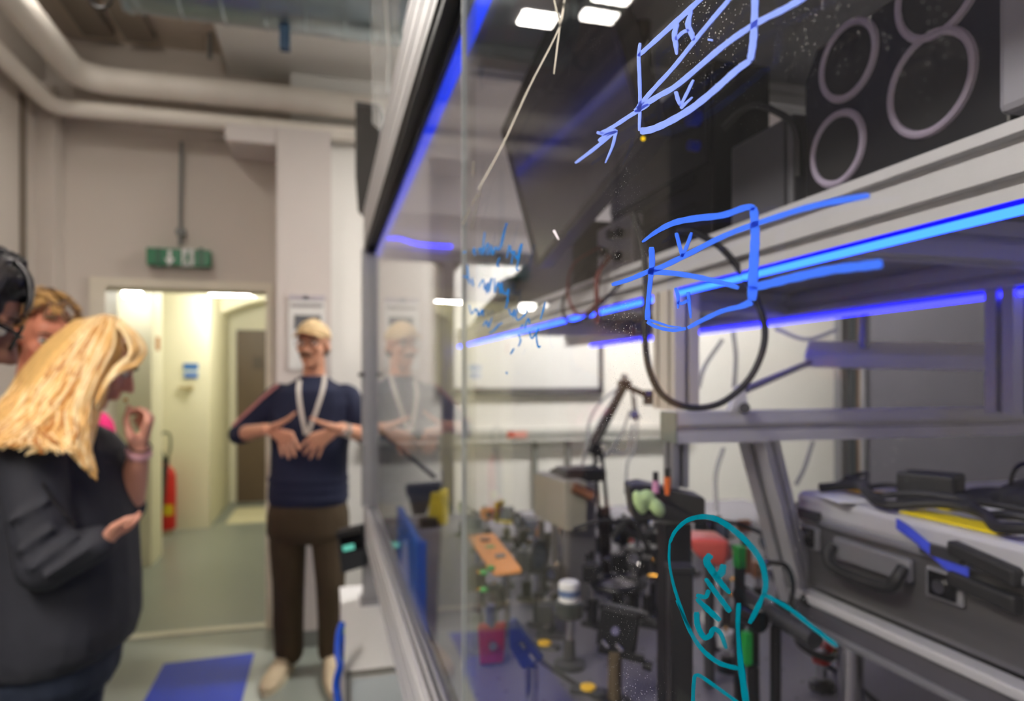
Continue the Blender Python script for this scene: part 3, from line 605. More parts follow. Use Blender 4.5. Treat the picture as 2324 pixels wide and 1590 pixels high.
# ------------------------------------------------------------------ instruments on the shelf
SZ1 = SZ + 0.06
bx = thing('fan_module', 'black ventilated module with four grey ring grilles on the shelf', 'fan module', (SX0 + 0.2, 0.53, SZ1))
MB().prism([(SX0 + 0.03, 0.415, SZ1), (SX0 + 0.03, 0.655, SZ1), (SX0 + 0.03, 0.655, 1.835), (SX0 + 0.03, 0.635, 1.862), (SX0 + 0.03, 0.415, 1.862)], (0.3, 0, 0)).build('housing', M_blk, bx, bevel=0.003)
for y, z, r in ((0.588, 1.828, 0.037), (0.603, 1.742, 0.036), (0.489, 1.763, 0.043), (0.480, 1.852, 0.043)):
    if z > 1.84: z = 1.846
    MB().ring((SX0 + 0.03, y, z), (1, 0, 0), r, 0.0042, 40, 8).build('ring_grille', mat('ring_grey', (150, 140, 160), 0.5), bx, smooth=True)
    MB().cyl((SX0 + 0.0285, y, z), (SX0 + 0.03, y, z), r - 0.004, n=30).build('fan_opening', M_rub, bx)
t = thing('grey_controller', 'light grey controller box at the near end of the shelf', 'instrument', (SX0 + 0.2, 0.2, SZ1))
MB().bb((SX0 + 0.012, -0.1, SZ1 + 0.012), (SX0 + 0.32, 0.412, 2.0)).build('casing', mat('controller_grey', (128, 126, 136), 0.5), t, bevel=0.006)
MB().bb((SX0 + 0.008, -0.09, SZ1 + 0.04), (SX0 + 0.012, 0.385, 1.98)).build('front_panel', mat('controller_face', (112, 110, 120), 0.5), t, bevel=0.001)
for y in (-0.05, 0.36): MB().cyl((SX0 + 0.1, y, SZ1), (SX0 + 0.1, y, SZ1 + 0.012), 0.012, n=12).build('foot', M_rub, t)
t = thing('grey_supply_box', 'dark grey supply box with a cable beside the ring grille module', 'instrument', (SX0 + 0.15, 0.74, SZ1))
MB().bb((SX0 + 0.03, 0.675, SZ1), (SX0 + 0.25, 0.80, 1.808)).build('casing', mat('supply_grey', (74, 74, 80), 0.5), t, bevel=0.004)
MB().bb((SX0 + 0.026, 0.685, SZ1 + 0.01), (SX0 + 0.03, 0.79, 1.80)).build('front_panel', mat('supply_face', (66, 66, 72), 0.45), t)
MB().tube(spl([W(1640, 290, 0.86), W(1700, 240, 0.84), W(1765, 255, 0.80), W(1806, 295, 0.77), W(1812, 400, 0.77)]), 0.0042).build('lead', M_rub, t, smooth=True)
t = thing('black_rack_unit', 'tall black rack unit on the shelf behind the upper marker sketch', 'instrument', (SX0 + 0.2, 0.95, SZ1))
MB().bb((SX0 + 0.04, 0.86, SZ1), (SX0 + 0.135, 1.22, 1.955)).build('casing', M_blk, t, bevel=0.004)
MB().bb((SX0 + 0.035, 0.87, SZ1 + 0.12), (SX0 + 0.04, 1.21, 1.94)).build('front_panel', M_dgrey, t)
for z in (1.75, 1.79): MB().bb((SX0 + 0.033, 0.9, z), (SX0 + 0.036, 1.15, z + 0.012)).build('slot', M_rub, t)
MB().cyl((SX0 + 0.02, 0.89, 1.88), (SX0 + 0.036, 0.89, 1.88), 0.012, n=12).build('blue_knob', mat('blue_knob', (10, 40, 190), 0.4), t, smooth=True)
MB().cyl((SX0 + 0.02, 0.89, 1.84), (SX0 + 0.036, 0.89, 1.84), 0.008, n=12).build('blue_knob', mat('blue_knob', (10, 40, 190), 0.4), t, smooth=True)
t = thing('driver_box', 'grey driver box with black sockets and red leads hanging below the monitor', 'instrument', (SX0 + 0.1, 1.16, SZ1))
MB().bb((SX0 + 0.02, 1.08, SZ1), (SX0 + 0.22, 1.24, 1.79)).build('casing', mat('driver_grey', (146, 142, 150), 0.45), t, bevel=0.004)
for y, z in ((1.12, 1.76), (1.16, 1.765), (1.20, 1.74), (1.13, 1.72)): MB().cyl((SX0 + 0.008, y, z), (SX0 + 0.02, y, z), 0.009, n=10).build('socket', M_rub, t, smooth=True)
rp = spl([V((SX0 + 0.01, 1.2, 1.75)), V((SX0 - 0.03, 1.24, 1.72)), V((SX0 - 0.035, 1.25, 1.66)), V((SX0 - 0.03, 1.2, 1.62)), V((SX0 - 0.02, 1.12, 1.64))])
MB().tube(rp, 0.003).build('red_lead', mat('red_lead', (96, 34, 30), 0.5), t, smooth=True)
MB().tube(spl([V((SX0 + 0.0, 1.24, 1.73)), V((SX0 - 0.03, 1.29, 1.66)), V((SX0 - 0.03, 1.27, 1.615)), V((SX0 - 0.02, 1.2, 1.615)), V((SX0 - 0.015, 1.05, 1.66))]), 0.0035).build('black_lead', M_rub, t, smooth=True)
MB().tube(spl([V((SX0 + 0.0, 1.13, 1.72)), V((SX0 - 0.02, 1.14, 1.68)), V((SX0 - 0.015, 1.15, 1.60))]), 0.005).build('red_plug', mat('red_lead', (96, 34, 30)), t, smooth=True)
t = thing('dark_instrument', 'low dark instrument with sloping front at the far end of the shelf', 'instrument', (SX0 + 0.1, 1.9, SZ1))
MB().prism([(SX0 + 0.0, 1.32, SZ1), (SX0 + 0.0, 2.35, SZ1), (SX0 + 0.0, 2.2, 1.73), (SX0 + 0.0, 1.72, 1.79), (SX0 + 0.0, 1.32, 1.83)], (0.3, 0, 0)).build('casing', mat('dark_casing', (52, 50, 54), 0.5), t, bevel=0.005)
MB().bb((SX0 - 0.03, 1.72, 1.72), (SX0 + 0.0, 1.86, 1.77)).build('eyepiece', mat('dark_teal', (12, 36, 40), 0.4), t, bevel=0.006)
# monitor tilted over the table
A3, B3, C3 = WX(1222, 612, 0.40), WX(1480, 312, 0.40), WX(1140, 296, 0.345)
D3 = B3 + (C3 - A3); nn = (B3 - A3).cross(C3 - A3).normalized(); nn = nn if nn.x > 0 else -nn
mo = thing('hanging_monitor', 'dark monitor hanging tilted above the table with an amber power light', 'monitor', A3)
MB().prism([A3, B3, D3, C3], nn * 0.03).build('casing', M_dgrey, mo, bevel=0.003)
def mq(s, t): return A3 + (B3 - A3) * s + (C3 - A3) * t
MB().prism([mq(.03, .05), mq(.97, .05), mq(.97, .96), mq(.03, .96)], nn * -0.0015).build('screen', mat('screen_glass', (34, 34, 46), 0.26, coat=0.3), mo)
for s0, s1, t0, t1 in ((0, 1, 0, .04), (0, 1, .97, 1), (0, .025, 0, 1), (.975, 1, 0, 1)):
    MB().prism([mq(s0, t0), mq(s1, t0), mq(s1, t1), mq(s0, t1)], nn * -0.004).build('bezel', mat('bezel_black', (24, 23, 24), 0.4), mo)
MB().ell(mq(.975, .02) - nn * 0.005, 0.0022, n=10, m=6).build('power_light', emit('amber_led', (1.0, 0.62, 0.0), 2.2), mo, smooth=True)
am = mq(.6, .6) + nn * 0.03
MB().tube([am, am + nn * 0.1, V((0.55, am.y + 0.1, 1.98)), V((0.55, am.y + 0.1, ZT + 0.15))], 0.016, 10).build('mounting_arm', M_blk, mo, smooth=True)
# ------------------------------------------------------------------ outside the enclosure, far corner
t = thing('plastic_sleeve', 'clear plastic sleeve with rounded lower corners hanging by the top rail', 'sleeve', W(872, 200, 2.2))
sl = [W(841, -40, 2.2), W(906, -40, 2.2), W(905, 262, 2.2), W(896, 285, 2.2), W(858, 292, 2.2), W(845, 278, 2.2)]
MB().prism(sl, FW * 0.006).build('sheet', G_sheet, t)
MB().tube([W(872, -40, 2.19), W(884, 120, 2.19), W(880, 210, 2.19)], 0.004).build('fold', mat('plastic_fold', (214, 220, 222), 0.3), t, smooth=True)
t = thing('black_loudspeaker', 'flat black box mounted above the far post beside the plastic sleeve', 'speaker', W(830, 360, 2.85))
a = [W(806, 228, 2.85), W(862, 236, 2.85), W(862, 420, 2.85), W(834, 492, 2.85), W(812, 480, 2.85), W(806, 400, 2.85)]
MB().prism(a, FW * 0.12).build('casing', M_rub, t, bevel=0.006)
MB().cyl(W(834, 470, 2.9), W(848, 530, 2.66), .012).build('bracket', M_dgrey, t)
MB().prism([W(808, 232, 2.845), W(858, 240, 2.845), W(858, 246, 2.845), W(808, 240, 2.845)], FW * 0.01).build('top_lip', M_dgrey, t)
# white cabinet standing in the aisle by the far post
t = thing('white_cabinet', 'white cabinet with grey front edge standing under the enclosure corner', 'cabinet', (0.1, 2.5, 0))
f0, f1 = W(783, 1522, 2.55), W(892, 1514, 2.52); zc = 0.66
f0 = WZ(783, 1520, zc); f1 = WZ(905, 1514, zc); yb = 2.85
X0, X1, Y0 = f0.x, 0.30, f0.y
MB().bb((X0, Y0, zc - 0.018), (X1, yb, zc)).build('top_board', M_white, t, bevel=0.003)
MB().bb((X0 + 0.002, Y0 + 0.004, 0.05), (X1, yb, zc - 0.018)).build('body', M_white, t)
MB().bb((X0, Y0 - 0.002, zc - 0.02), (X1, Y0 + 0.004, zc - 0.004)).build('edge_strip', mat('edge_grey', (128, 126, 124), 0.5), t)
MB().bb((X0, Y0 - 0.004, 0.02), (X0 + 0.016, Y0 + 0.01, zc - 0.02)).build('side_profile', M_alud, t)
MB().bb((X0 + 0.02, Y0 - 0.001, 0.08), (X1 - 0.01, Y0 + 0.002, zc - 0.03)).build('door', mat('cabinet_door', (196, 204, 212), 0.4), t, bevel=0.002)
for x in (X0 + 0.02, X1 - 0.02):
    for y in (Y0 + 0.03, yb - 0.03): MB().cyl((x, y, 0), (x, y, 0.05), 0.014, n=10).build('foot', M_rub, t)
# corner foot that stands on the cabinet
t = thing('corner_leg', 'grey metal leg standing on the white cabinet below the corner post', 'leg', (0.165, YE + 0.02, zc))
MB().bb((0.135, YE - 0.03, zc + 0.012), (0.195, YE + 0.06, 0.889)).build('shaft', M_alud, t, bevel=0.003)
MB().bb((0.125, YE - 0.045, zc), (0.199, YE + 0.08, zc + 0.012)).build('foot_plate', M_alud, t, bevel=0.003)
# handheld device with green display clipped to the rail
t = thing('gas_monitor', 'black meter with a lit green display hooked on the corner of the bottom rail', 'meter', W(797, 1250, 2.5))
dv = [W(763, 1205, 2.5), W(822, 1192, 2.5), W(832, 1284, 2.5), W(775, 1302, 2.5)]
MB().prism(dv, FW * 0.05).build('casing', mat('meter_black', (18, 22, 30), 0.45), t, bevel=0.006)
MB().prism([W(766, 1206, 2.497), W(820, 1194, 2.497), W(822, 1206, 2.497), W(767, 1218, 2.497)], FW * -0.02).build('hood', M_blk, t)
MB().prism([W(771, 1220, 2.498), W(819, 1210, 2.498), W(825, 1244, 2.498), W(778, 1256, 2.498)], FW * -0.001).build('display_window', M_blkg, t)
MB().prism([W(777, 1239, 2.495), W(803, 1233, 2.495), W(805, 1245, 2.495), W(780, 1251, 2.495)], FW * -0.001).build('lit_digits', emit('lcd_green', (0.16, 0.62, 0.48), 0.9), t)
MB().box(W(836, 1235, 2.52), (0.03, 0.03, 0.06)).build('hook', M_dgrey, t, bevel=0.003)
# blue hose beside the cabinet
t = thing('blue_hose', 'blue hose hanging down the side of the white cabinet', 'hose', W(770, 1500, 1.960))
MB().tube(spl([W(776, 1416, 2.040), W(769, 1440, 2.000), W(767, 1480, 1.960), W(772, 1510, 1.940), W(764, 1550, 1.940), W(770, 1600, 1.920)]), 0.0105, 10).build('tube', mat('blue_hose', (12, 74, 196), 0.35), t, smooth=True)
MB().tube(spl([W(778, 1440, 2.010), W(775, 1490, 1.970), W(760, 1545, 1.950), W(764, 1600, 1.920)]), 0.006, 8).build('inner_line', mat('blue_hose', (12, 74, 196)), t, smooth=True)
MB().cyl(W(779, 1425, 2.020), W(779, 1500, 1.980), 0.003).build('green_wire', M_green, t)
# blue panel leaning beyond the enclosure and yellow/black tool
t = thing('blue_board', 'blue board standing on edge along the pane side of the table', 'board', (0.195, 1.6, 0.9))
MB().bb((0.186, 1.44, 0.915), (0.198, 1.86, 1.158)).build('board', M_blue, t, bevel=0.002)
MB().bb((0.184, 1.425, 0.91), (0.2035, 1.44, 1.16)).build('front_edge', mat('blue_edge', (14, 84, 196), 0.4), t, bevel=0.001)
t = thing('yellow_tool_case', 'yellow and black tool caddy at the far end of the table', 'tool caddy', W(965, 1210, 2.5))
MB().prism([W(918, 1102, 2.45), W(998, 1096, 2.45), W(998, 1122, 2.45), W(922, 1126, 2.45)], FW * 0.06).build('lid', mat('caddy_navy', (24, 32, 48), 0.5), t, bevel=0.004)
MB().prism([W(978, 1118, 2.44), W(1014, 1114, 2.44), W(1014, 1208, 2.44), W(966, 1212, 2.44)], FW * 0.06).build('yellow_side', M_yel, t, bevel=0.004)
MB().prism([W(926, 1126, 2.45), W(978, 1122, 2.45), W(966, 1168, 2.45), W(936, 1170, 2.45)], FW * 0.05).build('grey_body', M_dgrey, t, bevel=0.004)
MB().bb((WX(960,1170,0.35).x - 0.03, 2.38, TZ), (WX(960,1170,0.35).x + 0.03, 2.44, W(960, 1170, 2.45).z)).build('foot', M_blk, t)
t = thing('dark_tube', 'slanting grey tube behind the mirrored man', 'tube', W(930, 1035, 2.8))
MB().cyl(W(868, 985, 2.8), W(986, 1082, 2.5), 0.008).build('tube', M_dgrey, t, smooth=True)
MB().prism([W(861, 968, 2.79), W(874, 980, 2.79), W(874, 998, 2.79), W(861, 984, 2.79)], FW * 0.01).build('green_tag', M_exit, t)
# ------------------------------------------------------------------ optics on the table
def post(t, h, r=0.0064, hold=0.6, mh=None, mp=None, base='disc', rb=0.016):
    if base == 'disc': MB().lathe((0, 0, 0), [(rb * 1.25, 0), (rb * 1.25, 0.006), (rb, 0.008)], n=18).build('base', mh or M_blk, t, smooth=True, local=True)
    elif base == 'foot': MB().bb((-0.015, -0.035, 0), (0.015, 0.02, 0.009)).build('base', mh or M_blk, t, local=True, bevel=0.002)
    if hold: MB().cyl((0, 0, 0.006), (0, 0, h * hold), rb * 0.72, n=16).build('post_holder', mh or M_blk, t, smooth=True, local=True); MB().cyl((rb * 0.6, 0, h * hold * 0.8), (rb * 1.3, 0, h * hold * 0.8), 0.004, n=10).build('thumbscrew', M_steel, t, smooth=True, local=True)
    MB().cyl((0, 0, h * (hold or 0)), (0, 0, h), r, n=14).build('post', mp or M_steel, t, smooth=True, local=True)
def mount(label, p, h, yaw, kind='mirror', s=0.022, mb=None, mh=None, mp=None, mk=None, base='disc', name=None, knobs=2, optic=None):
    names = dict(mirror='mirror_mount', lens='lens_mount', block='post_mount_block', cube='beam_splitter_mount', iris='iris_mount')
    t = thing(name or names[kind], label, dict(mirror='mirror mount', lens='lens mount', block='post mount', cube='cube mount', iris='iris')[kind], p, yaw)
    post(t, h - s, hold=0.62, mh=mh, mp=mp, base=base); m = mb or M_blk; z = h
    if kind == 'mirror':
        MB().bb((-s, -0.006, z - s), (s, 0.0, z + s)).build('back_plate', m, t, local=True, bevel=0.002)
        MB().bb((-s, 0.005, z - s), (s, 0.014, z + s)).build('front_plate', m, t, local=True, bevel=0.002)
        MB().cyl((0, 0.012, z), (0, 0.018, z), s * 0.62, n=20).build('mirror', optic or M_steel, t, smooth=True, local=True)
        for k, (a, b) in enumerate(((s * .7, s * .7), (-s * .7, -s * .7), (-s * .7, s * .7))[:knobs]):
            MB().cyl((a, -0.014, z + b), (a, -0.006, z + b), 0.0032, n=8).build('screw', M_brass, t, smooth=True, local=True)
            MB().cyl((a, -0.026, z + b), (a, -0.014, z + b), 0.0052, n=12).build('knob', mk or M_steel, t, smooth=True, local=True)
    elif kind in ('lens', 'iris'):
        MB().ring((0, 0, z), (0, 1, 0), s, s * 0.22, 24, 8).build('lens_ring', m, t, smooth=True, local=True)
        MB().lathe((0, -0.003, z), [(0.001, 0), (s * .8, 0.001), (s * .8, 0.005), (0.001, 0.007)], (0, 1, 0), 20).build('lens', optic or mat('lens_glass', (96, 104, 116), 0.05, spec=0.8), t, smooth=True, local=True)
        if kind == 'iris': MB().cyl((s, 0, z), (s * 1.7, 0, z + s * .5), 0.0025, n=8).build('lever', M_steel, t, smooth=True, local=True)
    elif kind == 'block':
        MB().bb((-s, -s * .8, z - s), (s, s * .8, z + s)).build('block', m, t, local=True, bevel=0.003)
        MB().cyl((0, -s * .8 - 0.004, z), (0, -s * .8, z), s * .5, n=18).build('aperture', M_steel, t, smooth=True, local=True)
        MB().cyl((s, 0, z + s * .4), (s * 1.7, 0, z + s * .4), s * .22, n=12).build('knob', mk or M_steel, t, smooth=True, local=True)
        MB().cyl((-s * .4, 0, z + s), (-s * .4, 0, z + s * 1.5), s * .2, n=12).build('knob', mk or M_steel, t, smooth=True, local=True)
    elif kind == 'cube':
        MB().bb((-s, -s, z - s), (s, s, z - s + 0.006)).build('stage', m, t, local=True, bevel=0.001)
        MB().bb((-s * .6, -s * .6, z - s + 0.006), (s * .6, s * .6, z + s * .5)).build('glass_cube', optic or mat('lens_glass', (96, 104, 116)), t, local=True, bevel=0.001)
        MB().bb((-s, s * .7, z - s), (s, s, z + s)).build('back_plate', m, t, local=True, bevel=0.001)
    return t
def TP(u, v): return WZ(u, v, TZ)                 # foot of a thing seen at this pixel
def hgt(u, vb, vt):
    p = TP(u, vb); d = (p - CAM).dot(FW); return (vb - vt) * d / F_PX
def put(label, u, vb, vt, yaw, kind='mirror', px=40, **k):
    p = TP(u, vb); d = (p - CAM).dot(FW); s = px / 2 * d / F_PX
    return mount(label, p, max(0.05, hgt(u, vb, vt)), yaw, kind, s, **k)
# --- front row, large in the picture
put('mirror mount with two green knobs on a grey post by the pane edge', 1085, 1480, 1310, 0.9, 'mirror', 54, mb=M_dgrey, mk=M_green, mh=M_grey, knobs=3)
put('lower mirror mount with brass screws next to the green knobbed one', 1122, 1466, 1352, 2.3, 'mirror', 50, mb=M_dgrey, mh=M_grey)
p = TP(1116, 1512); t = thing('red_clamp', 'red anodised clamp fork with a screw standing at the pane side of the table', 'clamp', p)
MB().prism([p + V((-0.022, 0, 0.004)), p + V((0.022, 0, 0.004)), p + V((0.026, 0, 0.075)), p + V((-0.026, 0, 0.075))], (0.006, 0.018, 0)).build('fork', M_redan, t, bevel=0.003)
MB().cyl(p + V((0, -0.008, 0.04)), p + V((0, 0.0, 0.04)), 0.008, n=14).build('screw', M_steel, t, smooth=True); MB().cyl(p + V((0, 0.008, 0.07)), p + V((0, 0.008, 0.11)), 0.009, n=14).build('post', M_navy, t, smooth=True)
p = TP(1207, 1640); t = thing('blue_kinematic_mount', 'dark blue kinematic mount with slotted plate on a tall steel post', 'mirror mount', p)
h = hgt(1207, 1640, 1510)
MB().lathe(p, [(0.026, 0), (0.026, 0.012), (0.02, 0.016)], n=20).build('base', M_navy, t, smooth=True); MB().cyl(p + V((0, 0, 0.012)), p + V((0, 0, h)), 0.0095, n=16).build('post', M_steel, t, smooth=True)
d1 = (p - CAM).dot(FW)
MB().prism([W(1155, 1408, d1), W(1172, 1404, d1), W(1236, 1492, d1), W(1222, 1502, d1), W(1212, 1512, d1), W(1186, 1520, d1), W(1156, 1470, d1)], FW * 0.012).build('plate', M_navy, t, bevel=0.003)
for a, b in (((1181, 1456), (1190, 1470)), ((1202, 1482), (1214, 1497))): MB().cyl(W(a[0], a[1], d1 - .004), W(b[0], b[1], d1 - .004), 0.004, n=8).build('slot_screw', M_steel, t, smooth=True)
p = TP(1292, 1512); t = thing('white_topped_detector', 'dark cylinder detector with white and blue cap on a steel post', 'detector', p); d1 = (p - CAM).dot(FW); k = d1 / F_PX
MB().lathe(p, [(0.028, 0), (0.028, 0.008), (0.012, 0.014), (0.010, 0.05)], n=20).build('base', M_dgrey, t, smooth=True); MB().cyl(p + V((0, 0, 0.04)), W(1294, 1396, d1), 0.0085, n=14).build('post', M_steel, t, smooth=True)
zz = W(1294, 1398, d1).z
MB().lathe((p.x, p.y, zz), [(30 * k, 0), (33 * k, 6 * k), (33 * k, 32 * k), (28 * k, 36 * k)], n=24).build('barrel', mat('detector_grey', (56, 60, 58), 0.4), t, smooth=True)
MB().lathe((p.x, p.y, zz + 36 * k), [(24 * k, 0), (24 * k, 40 * k), (20 * k, 44 * k)], n=24).build('white_cap', M_paper, t, smooth=True); MB().lathe((p.x, p.y, zz + 48 * k), [(24.6 * k, 0), (24.6 * k, 15 * k)], n=24).build('blue_band', mat('slate_blue', (84, 108, 150), 0.4), t, smooth=True)
p = TP(1395, 1600); t = thing('black_translation_mount', 'black multi-axis mount with knurled knobs on a bronze toned post', 'translation mount', p); d1 = (p - CAM).dot(FW); k = d1 / F_PX
MB().lathe(p, [(40 * k, 0), (40 * k, 10 * k), (28 * k, 16 * k)], n=22).build('base', M_blk, t, smooth=True); MB().cyl(p, W(1396, 1475, d1), 16 * k, n=16).build('post', mat('bronze_post', (120, 106, 84), 0.35, 0.6), t, smooth=True)
RM = Matrix.Rotation(-YAW - 0.35, 3, 'Z') @ Matrix.Rotation(0.12, 3, 'Y')
c = W(1400, 1428, d1)
for nm, dx, dy, dz, sx, sy, sz, m in (('rear_plate', 0, 20, 0, 92, 14, 100, M_blk), ('front_plate', 4, -8, 4, 80, 14, 86, M_blk), ('cross_arm', 10, 0, 46, 110, 20, 16, M_blk), ('lower_arm', 16, -4, -50, 104, 16, 18, M_blk)):
    MB().box(c + RM @ V((dx * k, dy * k, dz * k)), (sx * k, sy * k, sz * k), RM).build(nm, m, t, bevel=0.002)
for dx, dz in ((60, 40), (66, -62)): MB().cyl(c + RM @ V((dx * k, 0, dz * k)), c + RM @ V(((dx + 22) * k, 0, (dz - 3) * k)), 11 * k, n=14).build('knob', M_rub, t, smooth=True)
MB().cyl(c + RM @ V((0, -16 * k, 4 * k)), c + RM @ V((0, -24 * k, 4 * k)), 9 * k, n=16).build('lens', mat('violet_glass', (120, 118, 150), 0.1), t, smooth=True)
for a in (-28, 4): MB().cyl(c + RM @ V((a * k, -16 * k, -26 * k)), c + RM @ V(((a + 16) * k, -17 * k, -38 * k)), 5 * k, n=10).build('slot_screw', M_steel, t, smooth=True)
# black tall post through the lower marker sketch
p = WX(1540, 1700, 0.33); d1 = 0.80
pt = W(1542, 1292, d1); pb_ = V((pt.x, pt.y, TZ))
t = thing('black_pillar_post', 'tall plain black square post standing closest behind the lower marker note', 'post', pb_)
MB().box((pt.x, pt.y, (TZ + pt.z) / 2), (0.026, 0.026, pt.z - TZ), Matrix.Rotation(-YAW, 3, 'Z')).build('shaft', M_blk, t, bevel=0.002)
MB().lathe(pb_, [(0.035, 0), (0.035, 0.008)], n=20).build('base', M_blk, t, smooth=True)
MB().box((pt.x, pt.y, pt.z + 0.003), (0.03, 0.03, 0.006), Matrix.Rotation(-YAW, 3, 'Z')).build('cap', M_rub, t, bevel=0.001)
# green-capped black post
p = TP(1712, 1660); d1 = (p - CAM).dot(FW); k = d1 / F_PX
t = thing('green_capped_post', 'black post with a bright green cap block beside the teal marker line', 'post', p)
MB().lathe(p, [(26 * k, 0), (26 * k, 8 * k)], n=18).build('base', M_blk, t, smooth=True); MB().cyl(p, W(1708, 1510, d1), 14 * k, n=14).build('shaft', M_blk, t, smooth=True)
q = W(1694, 1470, d1); MB().box(q, (20 * k, 22 * k, 74 * k)).build('green_block', M_green, t, bevel=0.002); MB().box(q + V((22 * k, 6 * k, -6 * k)), (22 * k, 18 * k, 90 * k)).build('black_block', M_blk, t, bevel=0.002)
# grey telescope tube with clamps
d1 = 0.98; t = thing('telescope_tube', 'grey optical tube with a black clamp ring lying across two stands', 'optical tube', V((W(1780, 1400, d1).x, W(1780, 1400, d1).y, TZ)))
a, b = W(1690, 1352, d1 + .12), W(1850, 1452, d1 - .04); k = d1 / F_PX
MB().cyl(a, b, 21 * k, n=18).build('tube', M_dgrey, t, smooth=True); MB().cyl(a, a + (b - a).normalized() * -0.012, 25 * k, n=18).build('end_ring', M_blk, t, smooth=True)
e = W(1725, 1412, d1 - .02); MB().cyl(e, e + V((0, 0.03, 0)), 24 * k, n=18).build('objective', M_blkg, t, smooth=True)
st = W(1760, 1420, d1 + .03); MB().cyl((st.x, st.y, TZ), st, 0.008, n=12).build('stand', M_blk, t, smooth=True)
p = TP(1866, 1562); d1 = (p - CAM).dot(FW); k = d1 / F_PX
t = thing('red_collar_stand', 'steel post with red collar and round black base carrying an oval black ring', 'stand', p)
MB().lathe(p, [(28 * k, 0), (28 * k, 14 * k), (16 * k, 22 * k)], n=22).build('base', M_blk, t, smooth=True); MB().cyl(p, W(1864, 1500, d1), 11 * k, n=14).build('post', M_steel, t, smooth=True)
q = W(1864, 1502, d1); MB().lathe(q, [(19 * k, 0), (21 * k, 14 * k), (18 * k, 18 * k)], n=20).build('red_collar', M_red, t, smooth=True)
q = W(1850, 1468, d1); MB().ring(q, (0.25, -0.25, 1), 40 * k, 8 * k, 28, 8).build('clamp_ring', M_blk, t, smooth=True); MB().cyl(W(1870, 1462, d1 - .02), W(1885, 1474, d1 - .02), 9 * k, n=12).build('red_knob', M_red, t, smooth=True); MB().cyl(W(1886, 1472, d1 - .02), W(1904, 1478, d1 - .02), 5 * k, n=10).build('brass_tip', M_brass, t, smooth=True)
MB().lathe(q, [(30 * k, -2 * k), (30 * k, 2 * k)], n=20).build('pale_filter', mat('pale_lilac', (150, 140, 156), 0.2), t, smooth=True)
# red translucent bag and green connector
p = WX(1640, 1290, 0.62); d1 = 1.12; k = d1 / F_PX
bs = W(1620, 1292, d1); t = thing('red_bag', 'crumpled red translucent bag on a thin stand behind the lower marker note', 'bag', V((bs.x, bs.y, TZ)))
rb = MB(); rb.prism([W(1556, 1226, d1), W(1600, 1222, d1), W(1658, 1226, d1), W(1658, 1262, d1), W(1640, 1292, d1), W(1590, 1268, d1)], FW * 0.07); rb.ell(W(1610, 1236, d1 + .03), (30 * k, 30 * k, 12 * k)); rb.ell(W(1644, 1252, d1 + .03), (14 * k, 30 * k, 20 * k)); bake_remesh(rb, 'bag_film', M_pinkr, t, 0.004, 8)
g = W(1610, 1280, d1 + .04); MB().cyl((g.x, g.y, TZ), g, .009, n=12).build('stand', M_dgrey, t, smooth=True)
bs = W(1678, 1262, 1.06); t = thing('green_connector', 'green upright connector block on a dark stem right of the red bag', 'connector', V((bs.x, bs.y, TZ)))
MB().box(bs, (0.014, 0.016, 0.034)).build('green_block', M_green, t, bevel=0.002); MB().bb((bs.x - .006, bs.y - .006, TZ), (bs.x + .006, bs.y + .006, bs.z - .017)).build('stem', M_blk, t); MB().box(bs + V((0.016, 0.006, -0.008)), (0.012, 0.014, 0.04)).build('side_plate', M_copper, t, bevel=0.001)
# far-left group
bs = W(1120, 1262, 1.52); t = thing('orange_breadboard', 'orange coated circuit board lying tilted on a low stand', 'circuit board', V((bs.x, bs.y, TZ)))
pb2 = [W(1062, 1222, 1.62), W(1120, 1216, 1.66), W(1178, 1290, 1.36), W(1184, 1300, 1.34), W(1122, 1308, 1.34)]
MB().prism(pb2, (0, 0, 0.008)).build('board', M_orange, t, bevel=0.001)
for u, v, dd, m in ((1100, 1232, 1.58, M_copper), (1112, 1250, 1.53, M_green), (1136, 1270, 1.44, M_grey)): MB().box(W(u, v, dd) + V((0, 0, 0.008)), (0.02, 0.02, 0.006)).build('component', m, t)
for u, v, dd in ((1085, 1240, 1.6), (1150, 1296, 1.38)): q = W(u, v, dd); MB().cyl((q.x, q.y, TZ), q, 0.006, n=10).build('standoff', M_steel, t, smooth=True)
bs = W(1262, 1200, 1.62); d1 = 1.62; t = thing('grey_laser_head', 'beige grey metal laser head box with a black rear and copper coil', 'laser head', V((bs.x, bs.y, TZ)))
MB().prism([W(1211, 1070, d1), W(1282, 1092, d1 - .12), W(1282, 1206, d1 - .12), W(1211, 1168, d1)], FW * 0.01 + RT * 0.05).build('front_plate', mat('beige_metal', (164, 160, 144), 0.4, 0.3), t, bevel=0.003)
a = W(1285, 1098, d1 - .1); b = W(1330, 1205, d1 - .1); MB().bb((a.x, a.y, TZ), (b.x + .03, b.y + .12, a.z)).build('body', mat('laser_grey', (120, 118, 120), 0.4, 0.4), t, bevel=0.004)
MB().bb((a.x + 0.0, a.y + .01, a.z), (b.x + .06, b.y + .10, a.z + 0.03)).build('black_cover', M_blk, t, bevel=0.006); MB().cyl(W(1300, 1105, d1 - .12), W(1345, 1125, d1 - .12), 0.012, n=12).build('coil', M_copper, t, smooth=True)
MB().cyl(W(1255, 1064, d1), W(1255, 1078, d1), 0.007, n=10).build('knob', M_rub, t, smooth=True)
for u in (1225, 1275): q = W(u, 1180, d1 - .06); MB().cyl((q.x, q.y, TZ), q, 0.011, n=12).build('leg', M_steel, t, smooth=True)
bs = W(1520, 1180, .93); d1 = .93; t = thing('black_control_box', 'long black control box with pale green tape at its corner', 'control box', V((bs.x, bs.y, TZ)))
bc = [W(1430, 1104, d1), W(1460, 1098, d1 + .03), W(1602, 1130, d1), W(1602, 1188, d1), W(1440, 1180, d1)]
MB().prism(bc, FW * 0.055).build('casing', M_blk, t, bevel=0.003)
